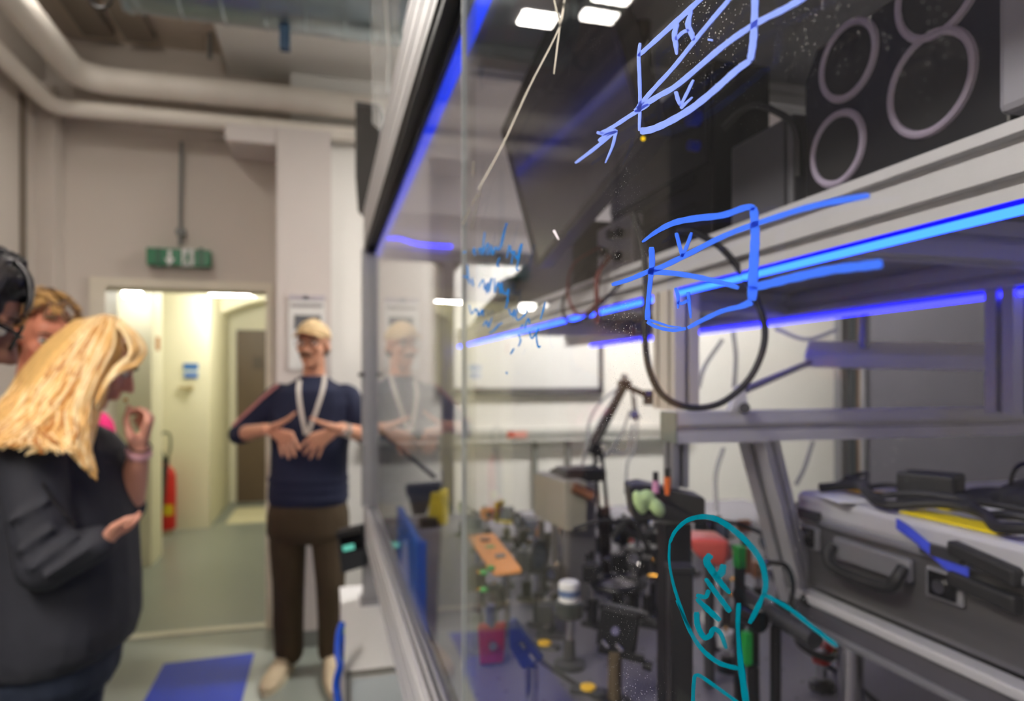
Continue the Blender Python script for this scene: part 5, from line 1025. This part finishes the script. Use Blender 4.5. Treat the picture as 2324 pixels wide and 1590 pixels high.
# legs
for s_ in (-.09, .1): b.chain([W(120, 1500, d) + FW * s_, W(105, 1500, d) + FW * s_ + UP * -.26, V((*(W(100, 1500, d) + FW * s_).xy, .09))], [.09, .065, .045])
bake_remesh(b, 'body', S_bl, bw, 0.0058, 3)
eyes(bw, Pb, hf, hu, .97, bw)
c = MB(); c.loft(rings([(136, 955, 48, .085), (128, 985, 108, .15), (122, 1020, 138, .185), (120, 1090, 150, .20), (132, 1160, 152, .205), (135, 1240, 155, .2), (137, 1330, 158, .2), (136, 1410, 158, .205), (128, 1455, 152, .205), (116, 1486, 132, .2)]))
c.chain([W(80, 1030, d - .15), rS, rE, rE.lerp(rW_, .5), rE.lerp(rW_, .88)], [.08, .08, .068, .056, .046]); c.chain([lS, lE.lerp(lS, .15), lE], [.075, .056, .05])
for a, e in (((40, 1250), (150, 1180)), ((70, 1290), (180, 1210)), ((100, 1310), (205, 1240)), ((20, 1180), (120, 1130))): c.tcap(W(a[0], a[1], d - .292), W(e[0], e[1], d - .25), .008, .005)
jk = bake_remesh(c, 'jacket', M_jk, bw, 0.0085, 4)
MB().tube(spl([W(70, 1040, d - .225), W(105, 1110, d - .25), W(150, 1170, d - .292), W(168, 1190, d - .25)]), .004, 6).build('sleeve_seam', M_blk, jk, smooth=True)
c = MB(); c.loft([(W(122, 1440, d), Lr * 134, Ld * .185), (W(118, 1530, d), Lr * 128, Ld * .18), (W(112, 1570, d), Lr * 112, Ld * .16)])
for s_ in (-.09, .1): c.chain([W(120, 1500, d) + FW * s_, W(105, 1500, d) + FW * s_ + UP * -.26, V((*(W(100, 1500, d) + FW * s_).xy, .1))], [.098, .075, .06])
bake_remesh(c, 'jeans', M_jn, bw, 0.009, 3)
for s_ in (-.09, .1):
    e = W(100, 1500, d) + FW * s_; c = MB(); c.ell((e.x + .06, e.y, .04), (.13, .045, .04)); c.build('shoe', M_blk, bw, smooth=True)
ax = (lE - lW_).normalized(); MB().lathe(lW_ - ax * .002, [(.0335, 0), (.036, .009), (.0335, .018)], ax, 20).build('pink_bracelet', mat('pink_band', (206, 158, 168), 0.5), bw, smooth=True)
MB().ring(lW_ - ax * .014, ax, .030, .003, 20, 6).build('dark_wristband', mat('brown_cord', (60, 44, 40), 0.7), bw, smooth=True)
MB().ell(W(285, 908, d - .03), (.006, .006, .006)).build('ring', M_brass, bw, smooth=True)
# hair: scalp cap plus long locks falling back and down
random.seed(3)
M_hair = hairmat('blonde_hair', (222, 178, 112), .3); M_hair2 = hairmat('pale_blonde_hair', (246, 218, 168), .15); M_hair3 = hairmat('honey_blonde_hair', (170, 112, 50), .25)
c = MB(); s_, f_, u_, R_ = basis(hf, hu)
c.ell(Pb(0, -.026, .036), (.073, .088, .082), R_, 24, 16); c.ell(Pb(0, -.055, -.02), (.07, .06, .085), R_, 20, 12); c.ell(Pb(0, .045, .078), (.05, .04, .032), R_, 18, 10)
GD = [[(226, 722, 0), (180, 738, -.02), (124, 786, -.035), (66, 846, -.045), (6, 906, -.06), (-70, 970, -.07)],
      [(232, 720, -.02), (190, 752, -.055), (140, 812, -.085), (84, 884, -.13), (26, 950, -.19), (-50, 1012, -.22)],
      [(240, 719, -.03), (214, 768, -.075), (180, 842, -.10), (134, 912, -.15), (82, 968, -.22), (24, 1008, -.245)],
      [(252, 721, -.03), (232, 780, -.08), (200, 856, -.105), (172, 934, -.15), (170, 990, -.21), (164, 1028, -.245)],
      [(262, 726, -.025), (254, 786, -.074), (224, 850, -.09), (206, 922, -.115), (200, 1010, -.185), (218, 1085, -.225)]]
def GP(a, j):
    x = a * (len(GD) - 1); i = min(int(x), len(GD) - 2); w = x - i
    p = [GD[i][j][q] * (1 - w) + GD[i + 1][j][q] * w for q in range(3)]
    return p
for a in [i / 16 for i in range(17)]:
    pp = [GP(a, j) for j in range(6)]; c.chain([W(q[0], q[1] + 8, d + q[2] * DS + .026) for q in pp[:5]], [.02, .03, .033, .028, .01], 10)
bake_remesh(c, 'hair', M_hair, bw, .006, 8); hb = bw.children[-1]
paths = {0: [], 1: [], 2: []}
for i in range(640):
    a = random.random(); ph = random.uniform(-6, 6); pp = [GP(min(1, max(0, a + random.uniform(-.03, .03) * j)), j) for j in range(6)]
    L = random.uniform(.55, 1.25) if a < .6 else random.uniform(.5, 1.1)
    q5 = [pp[4][k] + (pp[5][k] - pp[4][k]) * L for k in range(3)]; pp[5] = q5
    p = [W(q[0] + ph * (.4 + .12 * j), q[1] + random.uniform(-4, 4), d + q[2] * DS - .003 - .008 * random.random()) for j, q in enumerate(pp)]
    paths[0 if random.random() < .42 else (1 if random.random() < .55 else 2)].append((p, random.uniform(.0024, .005)))
G5 = [[(250, 722, -.03), (282, 758, -.06), (296, 800, -.068), (262, 836, -.082), (232, 880, -.095), (214, 930, -.11)], [(276, 728, -.005), (316, 764, -.02), (328, 800, -.03), (312, 828, -.058), (270, 838, -.082), (240, 862, -.092)]]
for i in range(60):
    w = random.random(); p = [W(*[(G5[0][j][q] * (1 - w) + G5[1][j][q] * w) * (1 if q < 2 else DS) + (random.uniform(-3, 3) if q < 2 else d + .0 - .006 * random.random() + .0) for q in range(3)]) for j in range(6)]
    paths[i % 2].append((p, random.uniform(.003, .006)))
for k, m in enumerate((M_hair, M_hair2, M_hair3)):
    o = strands('hair_locks', paths[k], m, hb, .008); o['kind'] = 'stuff'
wl = strands('loose_lock', [([W(150, 985, d - .265), W(120, 1000, d - .292), W(88, 1018, d - .305), W(58, 1032, d - .308)], .005), ([W(140, 978, d - .265), W(112, 996, d - .292), W(80, 1016, d - .305), W(60, 1030, d - .308)], .004)], M_hair2, hb, .005)
# ===== curly haired woman behind
d = 2.4; px = d / F_PX; Lr = RT * px
S_cu = skin_mat('skin_ruddy', (208, 134, 108)); q0 = W(60, 1500, d)
cw = thing('person', 'curly brown-haired woman in a bright pink top behind the blonde woman', 'person', (q0.x, q0.y, 0))
hc = W(100, 768, d); hf = (RT * 0.72 - FW * 0.55 + UP * -.28); hu = UP + RT * .12
b = MB(); Pc = head(b, hc, hf, hu, 1.06); b.tcap(Pc(0, -.02, -.07), W(72, 930, d + .02), .056, .065)
b.loft(rings([(75, 900, 60, .08), (75, 940, 150, .13), (76, 1000, 165, .16), (90, 1150, 150, .16), (95, 1300, 150, .16), (90, 1450, 150, .16), (90, 1520, 120, .14)]))
b.chain([W(-70, 960, d), W(-90, 1150, d), W(20, 1200, d - .16)], [.05, .04, .03]); b.chain([W(215, 970, d), W(236, 1150, d + .02), W(150, 1220, d - .12)], [.05, .04, .03])
for s_, kx in ((0, 40), (0, 140)): b.chain([W(kx, 1480, d), V((*W(kx, 1480, d).xy, .5)), V((*W(kx, 1480, d).xy, .08))], [.085, .06, .045])
bake_remesh(b, 'body', S_cu, cw, .0065, 4); eyes(cw, Pc, hf, hu, 1.06, cw)
c = MB(); c.loft(rings([(75, 912, 66, .09), (75, 940, 158, .14), (76, 1000, 178, .17), (90, 1150, 162, .17), (95, 1300, 160, .17), (92, 1400, 160, .17)])); c.chain([W(-70, 960, d), W(-85, 1100, d)], [.065, .06]); c.chain([W(212, 975, d), W(232, 1080, d + .02)], [.068, .06]); bake_remesh(c, 'top', mat('hot_pink', (236, 40, 124), 0.8, var=.15, scale=10), cw, .0095, 3)
c = MB(); c.loft(rings([(90, 1390, 150, .16), (90, 1500, 140, .15)]))
for kx in (40, 140): c.chain([W(kx, 1480, d), V((*W(kx, 1480, d).xy, .5)), V((*W(kx, 1480, d).xy, .1))], [.095, .075, .06])
bake_remesh(c, 'trousers', M_jn, cw, .0095, 3)
for kx in (40, 140):
    e = W(kx, 1480, d); MB().ell((e.x + .05, e.y - .02, .04), (.12, .045, .04)).build('shoe', M_blk, cw, smooth=True)
random.seed(11); s_, f_, u_, R_ = basis(hf, hu); c = MB(); c.ell(Pc(0, -.03, .04), (.09, .1, .09), R_, 20, 12); c.ell(Pc(0, -.06, -.03), (.085, .06, .08), R_, 18, 10)
bake_remesh(c, 'hair', mat('curly_brown', (118, 82, 46), .6, var=.35, scale=30), cw, .008, 2); hb = cw.children[-1]
cs1, cs2 = [], []
for i in range(150):
    th = random.uniform(-2.9, 2.9); ph = random.uniform(-.35, 1.35); r = 1.0
    fx = math.cos(th) * math.cos(ph)
    if fx > .5 and ph < .5: continue
    q = Pc(.104 * math.sin(th) * math.cos(ph), -.03 + .122 * math.cos(th) * math.cos(ph), .035 + .122 * math.sin(ph)); n_ = (q - Pc(0, -.03, .03)).normalized(); tn = n_.cross(V((random.uniform(-1, 1), random.uniform(-1, 1), .4))).normalized(); bn = n_.cross(tn)
    L = random.uniform(.016, .026); p = [q + (tn * math.cos(k * 1.3) + bn * math.sin(k * 1.3)) * L * .7 + n_ * (.006 + .004 * k) - u_ * (.007 * k) for k in range(5)]
    (cs1 if i % 2 else cs2).append((p, random.uniform(.006, .009)))
for q_, m in ((cs1, mat('curl_light', (172, 132, 74), .5, var=.3, scale=40)), (cs2, mat('curl_dark', (98, 68, 38), .5, var=.25, scale=40))): o = strands('curls', q_, m, hb, .007); o['kind'] = 'stuff'
MB().ell(Pc(-.083, -.004, -.044), (.007,) * 3).build('earring', mat('pearl', (230, 214, 180), .2), cw, smooth=True)
# ===== dark haired person at the left border
d = 1.0; px = d / F_PX; Lr = RT * px
S_dk = skin_mat('skin_tan', (150, 104, 84)); q0 = W(-430, 1500, .93)
pw = thing('person', 'dark straight-haired person with black glasses bending in at the picture edge', 'person', (q0.x, q0.y, 0))
hc = W(-136, 712, d); hf = (RT * 0.72 - UP * .42 + FW * .54); hu = UP + RT * .36 + FW * .27
b = MB(); Pd = head(b, hc, hf, hu, .93)
TD = V((-.675, 1.165, 0)); EX = V((1, 0, 0)); EY = V((0, 1, 0))
def TQ(x, y, z): return TD + V((x, y, z))
b.tcap(Pd(0, -.04, -.06), TQ(.02, .0, 1.46), .055, .064)
b.loft([(TQ(.03, 0, 1.47), EX * .05, EY * .08), (TQ(0, 0, 1.41), EX * .085, EY * .16), (TQ(-.01, 0, 1.28), EX * .105, EY * .18), (TQ(-.02, 0, 1.08), EX * .10, EY * .155), (TQ(-.03, 0, .92), EX * .10, EY * .16), (TQ(-.03, 0, .84), EX * .08, EY * .13)])
for s_ in (-1, 1): b.chain([TQ(0, s_ * .2, 1.38), TQ(-.05, s_ * .25, 1.1), TQ(.1, s_ * .2, .95)], [.05, .04, .03]); b.chain([TQ(-.03, s_ * .08, .87), TQ(-.01, s_ * .09, .48), TQ(-.03, s_ * .09, .08)], [.085, .06, .045])
bake_remesh(b, 'body', S_dk, pw, .006, 4); eyes(pw, Pd, hf, hu, .93, pw)
c = MB(); c.loft([(TQ(.03, 0, 1.50), EX * .066, EY * .085), (TQ(0, 0, 1.42), EX * .1, EY * .175), (TQ(-.01, 0, 1.28), EX * .12, EY * .2), (TQ(-.02, 0, 1.08), EX * .116, EY * .18), (TQ(-.03, 0, .86), EX * .118, EY * .19)])
for s_ in (-1, 1): c.chain([TQ(0, s_ * .2, 1.38), TQ(-.05, s_ * .25, 1.1), TQ(.08, s_ * .21, .97)], [.07, .058, .046])
bake_remesh(c, 'shirt', mat('black_shirt', (26, 26, 30), .8), pw, .009, 3)
c = MB(); c.loft([(TQ(-.03, 0, .92), EX * .112, EY * .175), (TQ(-.03, 0, .8), EX * .10, EY * .165)])
for s_ in (-1, 1): c.chain([TQ(-.03, s_ * .08, .87), TQ(-.01, s_ * .09, .48), TQ(-.03, s_ * .09, .1)], [.097, .075, .06])
bake_remesh(c, 'trousers', M_jn, pw, .0095, 3)
for s_ in (-1, 1): MB().ell(TQ(.02, s_ * .09, .04), (.13, .045, .04)).build('shoe', M_blk, pw, smooth=True)
s_, f_, u_, R_ = basis(hf, hu); c = MB(); c.ell(Pd(0, -.022, .04), (.09, .102, .094), R_, 22, 14); c.ell(Pd(0, -.06, -.02), (.082, .06, .09), R_, 18, 10); c.ell(Pd(0, .045, .085), (.07, .045, .032), R_, 18, 10)
bake_remesh(c, 'hair', mat('black_hair', (24, 23, 25), .34, var=.3, scale=40), pw, .007, 3); hb = pw.children[-1]; random.seed(5); pth = []
for i in range(120):
    a = random.uniform(-1, 1); st = Pd(.02 * a, random.uniform(-.05, .06), .132); f0 = random.uniform(-.09, .10)
    sd = -1 if random.random() < .7 else 1
    if f0 > .055: pth.append(([st, Pd(.05 * a, .068, .112), Pd(.064 * a, .092, .075), Pd(.068 * a, .096, .05)], random.uniform(.004, .007)))
    else: pth.append(([st, Pd(sd * .058, f0 * .8, .102), Pd(sd * .086, f0 * .9, .045), Pd(sd * .086, f0 * .85 - .012, -.005 - .03 * random.random())], random.uniform(.004, .007)))
o = strands('hair_locks', pth, mat('black_hair_sheen', (34, 34, 38), .28, var=.3, scale=50), hb, .006); o['kind'] = 'stuff'
g = MB()
for a in (-1, 1):
    pts = [Pd(a * (.033 + .026 * math.cos(k / 14 * 2 * math.pi)), .103, .008 + .021 * math.sin(k / 14 * 2 * math.pi)) for k in range(15)]; g.tube(pts, .003, 6)
    g.tube([Pd(a * .058, .1, .014), Pd(a * .081, .03, .016), Pd(a * .084, -.015, .006)], .003, 6)
g.tube([Pd(-.01, .105, .012), Pd(0, .109, .014), Pd(.01, .105, .012)], .003, 6); g.build('glasses', M_blkg, pw, smooth=True)
# ------------------------------------------------------------------ marker drawings on the near pane
def ink(name, rgb, tr=0.5, alpha=0.12):
    m = bpy.data.materials.new(name); m.use_nodes = True; nt = m.node_tree; nt.nodes.clear(); L = nt.links
    o = nt.nodes.new('ShaderNodeOutputMaterial'); d = nt.nodes.new('ShaderNodeBsdfDiffuse'); t = nt.nodes.new('ShaderNodeBsdfTranslucent'); x = nt.nodes.new('ShaderNodeMixShader')
    tp = nt.nodes.new('ShaderNodeBsdfTransparent'); y = nt.nodes.new('ShaderNodeMixShader'); nz = nt.nodes.new('ShaderNodeTexNoise'); nz.inputs['Scale'].default_value = 160; tc = nt.nodes.new('ShaderNodeTexCoord')
    mp = nt.nodes.new('ShaderNodeMapRange'); mp.inputs[3].default_value = alpha * 0.3; mp.inputs[4].default_value = alpha * 1.9
    d.inputs[0].default_value = RGB(*rgb); t.inputs[0].default_value = RGB(*rgb); x.inputs[0].default_value = tr
    L.new(tc.outputs['Object'], nz.inputs['Vector']); L.new(nz.outputs[0], mp.inputs[0]); L.new(mp.outputs[0], y.inputs[0])
    L.new(d.outputs[0], x.inputs[1]); L.new(t.outputs[0], x.inputs[2]); L.new(x.outputs[0], y.inputs[1]); L.new(tp.outputs[0], y.inputs[2]); L.new(y.outputs[0], o.inputs[0]); return m
I_up = ink('marker_pale_blue', (150, 176, 255), 0.35); I_mid = ink('marker_blue', (70, 124, 250), 0.35); I_teal = ink('marker_teal', (0, 128, 150), 0.4, 0.2); I_light = ink('marker_light_blue', (50, 140, 215), 0.4, 0.3)
XI = GX - 0.0004
def stroke(t, pts, w, m, name='stroke', n=5):
    P = [V((a[0], a[1], 0)) for a in pts]; ws = w if isinstance(w, (list, tuple)) else [w] * len(P)
    P = spl(P, n) if len(P) > 2 else [P[0].lerp(P[1], i / 6) for i in range(7)]
    L_ = []; R_ = []; k = len(P)
    for i, p in enumerate(P):
        tg = P[min(i + 1, k - 1)] - P[max(i - 1, 0)]; tg = tg.normalized() if tg.length else V((1, 0, 0)); nn = V((-tg.y, tg.x, 0))
        f = i / (k - 1) * (len(ws) - 1); a = int(min(f, len(ws) - 2)) if len(ws) > 1 else 0
        wv = ws[a] + (ws[min(a + 1, len(ws) - 1)] - ws[a]) * (f - a); wv *= 0.5 * (1 + 0.06 * math.sin(i * 1.9))
        if i in (0, k - 1): wv *= 0.7
        L_.append(p + nn * wv); R_.append(p - nn * wv)
    out = L_ + R_[::-1]
    mb = MB(); vs = [WX(q.x, q.y, XI) for q in L_] + [WX(q.x, q.y, XI) for q in R_]
    vs += [q + V((0.0003, 0, 0)) for q in vs]; f = []
    for i in range(k - 1):
        f += [(i, i + 1, k + i + 1, k + i), (2 * k + i, 3 * k + i, 3 * k + i + 1, 2 * k + i + 1)]
    mb.add(vs, f); return mb.build(name, m, t)
def drawing(label, pt, cat='marker drawing', name='marker_drawing'): return thing(name, label, cat, WX(pt[0], pt[1], XI))
t = drawing('upper pale blue marker sketch of a cube with crossed beams, H and V', (1450, 300))
for pts, w in (
 (((1452, 97), (1449, 130), (1451, 180), (1452, 240), (1450, 297)), (6, 8, 8, 7, 6)), (((1452, 298), (1480, 293), (1520, 275), (1570, 245), (1620, 205), (1670, 160), (1702, 137)), (16, 15, 14)),
 (((1713, -14), (1711, 60), (1708, 100), (1702, 137)), (15, 16, 15)), (((1448, 127), (1500, 80), (1560, 25), (1602, -14)), (9, 12, 11)), (((1445, 246), (1480, 205), (1530, 150), (1590, 75), (1665, -14)), (10, 9, 10)),
 (((1440, 252), (1490, 220), (1540, 190), (1640, 105), (1712, 55), (1780, 20), (1835, -12)), (12, 12, 13, 15)), (((1472, 237), (1430, 262), (1390, 288), (1362, 302)), (9, 9, 7)),
 (((1305, 370), (1350, 336), (1397, 297)), (6, 8, 7)), (((1354, 300), (1372, 304), (1397, 293)), (7, 7, 5)), (((1398, 294), (1390, 330), (1373, 370)), (8, 6, 3)), (((1358, 320), (1378, 305), (1400, 298)), (8, 8, 5)),
 (((1612, 88), (1611, 93)), (11, 11)), (((1544, 246), (1556, 234), (1571, 220)), (7, 6, 4))): stroke(t, pts, w, I_up)
for pts, w in ((((1537, 52), (1530, 78), (1533, 100), (1535, 124)), (9, 12, 11, 5)), (((1569, 22), (1561, 55), (1568, 75), (1574, 92)), (6, 13, 12, 9)), (((1532, 90), (1548, 74), (1563, 68)), (8, 8, 8))): stroke(t, pts, w, I_up, 'letter_stroke')
for pts, w in ((((1533, 207), (1538, 226), (1545, 241)), (8, 9, 6)), (((1543, 241), (1558, 212), (1573, 181)), (6, 7, 6))): stroke(t, pts, w, I_up, 'letter_stroke')
t = drawing('middle blue marker sketch of a cube with splitting beams, V and H', (1470, 735))
for pts, w in (
 (((1457, 549), (1490, 525), (1530, 505), (1580, 495), (1640, 488), (1690, 471), (1712, 471)), (5, 12, 15, 14, 14)), (((1710, 470), (1713, 530), (1711, 580), (1708, 640), (1706, 682)), (18, 20, 22, 22)),
 (((1706, 684), (1680, 695), (1640, 705), (1600, 723), (1560, 744)), (18, 11, 11, 9)), (((1556, 745), (1525, 749), (1490, 742), (1468, 730)), (8, 8, 7, 8)), (((1478, 560), (1479, 600), (1475, 640), (1470, 690), (1469, 726)), (12, 13, 10, 9, 14)),
 (((1468, 724), (1490, 731), (1520, 740), (1545, 742)), (6, 5, 3)), (((1388, 646), (1430, 633), (1470, 616), (1500, 606), (1560, 577), (1650, 532), (1750, 496), (1850, 466), (1972, 443)), (9, 11, 12, 12, 13, 15)),
 (((1470, 617), (1520, 619), (1580, 628), (1640, 642), (1676, 653)), (13, 12, 12, 10)), (((1700, 654), (1740, 645), (1800, 630), (1880, 613), (1960, 603), (2002, 598)), (17, 20, 21, 22))): stroke(t, pts, w, I_mid)
for pts, w in ((((1534, 528), (1541, 555), (1548, 583)), (8, 8, 7)), (((1547, 583), (1559, 556), (1569, 527)), (7, 8, 6)), (((1532, 653), (1538, 672), (1538, 700)), (6, 7, 4)), (((1561, 662), (1564, 690), (1567, 722)), (8, 7, 4)), (((1537, 686), (1548, 688), (1562, 680)), (7, 7, 6))): stroke(t, pts, w, I_mid, 'letter_stroke')
t = drawing('lower teal marker note reading SMF inside a drawn loop', (1600, 1500))
for pts, w in (
 (((1519, 1232), (1532, 1205), (1560, 1180), (1600, 1172), (1640, 1185), (1690, 1225), (1725, 1270), (1737, 1320), (1733, 1350)), (6, 9, 12, 13, 13, 12)), (((1519, 1232), (1518, 1270), (1524, 1310), (1535, 1350), (1560, 1420), (1590, 1470), (1630, 1503), (1676, 1517)), (5, 5, 6, 8, 10, 10)),
 (((1534, 1362), (1552, 1400), (1565, 1425)), (3, 5, 3)), (((1733, 1346), (1718, 1380), (1700, 1414)), (9, 13, 10)), (((1733, 1348), (1790, 1380), (1840, 1420), (1900, 1466)), (9, 9, 8)), (((1676, 1368), (1674, 1420), (1678, 1480), (1685, 1540), (1694, 1600)), (11, 8, 14, 15)),
 (((1572, 1600), (1574, 1550), (1582, 1531), (1620, 1555), (1680, 1598)), (8, 8, 8, 7))): stroke(t, pts, w, I_teal)
for pts, w in ((((1613, 1258), (1603, 1272), (1612, 1290), (1632, 1318), (1656, 1346)), (16, 16, 14, 9)), (((1641, 1280), (1636, 1300), (1622, 1308)), (14, 17, 14)), (((1657, 1388), (1634, 1358), (1613, 1330), (1600, 1312)), (12, 11, 8)), (((1608, 1338), (1600, 1354), (1580, 1350)), (10, 10, 10)), (((1580, 1358), (1605, 1382), (1634, 1408)), (9, 13, 12)), (((1580, 1388), (1583, 1420), (1598, 1446), (1612, 1440), (1618, 1427), (1634, 1436), (1648, 1472)), (13, 12, 12, 11, 8))): stroke(t, pts, w, I_teal, 'letter_stroke')
t = drawing('slanting illegible light blue handwriting by the pane edge', (1145, 650), 'handwriting', 'marker_handwriting')
hw = [((1072, 575), (1076, 562), (1078, 580)), ((1084, 568), (1090, 562), (1088, 578)), ((1100, 526), (1096, 560), (1094, 578), (1102, 560), (1108, 552), (1104, 580)), ((1110, 578), (1114, 556), (1118, 578), (1124, 560), (1130, 568), (1134, 558)), ((1134, 566), (1142, 530), (1150, 506), (1146, 520), (1138, 560)),
 ((1150, 585), (1156, 556), (1160, 574), (1166, 568)), ((1160, 600), (1166, 568), (1172, 588), (1180, 560), (1184, 556), (1174, 600), (1172, 612), (1177, 612)), ((1134, 584), (1128, 600), (1132, 606)), ((1050, 574), (1058, 570)),
 ((1050, 626), (1062, 632), (1066, 645)), ((1060, 600), (1063, 640)), ((1070, 630), (1074, 650)), ((1086, 652), (1096, 634), (1100, 658), (1106, 640), (1104, 666), (1112, 640), (1116, 632), (1110, 664)), ((1122, 630), (1122, 664), (1130, 640), (1136, 666), (1138, 640), (1142, 668)), ((1142, 660), (1148, 668), (1154, 655), (1150, 690), (1146, 700)),
 ((1154, 700), (1160, 715), (1168, 702), (1164, 722)), ((1176, 700), (1170, 716), (1176, 726), (1192, 712), (1194, 700), (1184, 696)), ((1064, 690), (1070, 712), (1080, 700), (1086, 716), (1094, 702), (1096, 718)), ((1096, 740), (1104, 728), (1108, 742), (1116, 720)), ((1110, 756), (1122, 748), (1130, 738), (1140, 732)), ((1190, 745), (1198, 722), (1202, 736)), ((1180, 742), (1188, 736)),
 ((1237, 684), (1232, 705), (1226, 725)), ((1201, 752), (1206, 768), (1216, 756), (1222, 745)), ((1216, 752), (1218, 775), (1222, 788), (1226, 784)), ((1176, 758), (1181, 772), (1176, 786)), ((1166, 790), (1158, 804)), ((1149, 843), (1150, 849))]
for q in hw: stroke(t, q, (3.0, 4.2, 3.0), I_light, 'stroke', 4)
# hairline scratches scored into the pane
I_scr = mat('scratch_pale', (190, 186, 176), 0.6); I_scd = mat('scratch_dark', (110, 106, 100), 0.6)
t = drawing('long pale scratches scored across the upper left of the near pane', (1150, 250), 'scratch', 'pane_scratch')
for pts, w, m in ((((1281, -10), (1270, 60), (1200, 200), (1140, 330), (1085, 430)), (2.5, 3, 2.5), I_scr), (((1283, -5), (1272, 50), (1257, 168)), (2.5, 3, 3), I_scr), (((1256, -5), (1272, 62)), (3, 3), I_scr), (((1084, 440), (1070, 466)), (4, 4), I_scd), (((1066, 472), (1049, 510)), (3, 4), I_scd), (((1075, 366), (1072, 400)), (4, 3), I_scd), (((1092, 420), (1070, 520)), (2, 2), I_scd), (((1256, 522), (1268, 544)), (6, 3), mat('scratch_white', (222, 214, 226), 0.6))): stroke(t, pts, w, m, 'scratch')
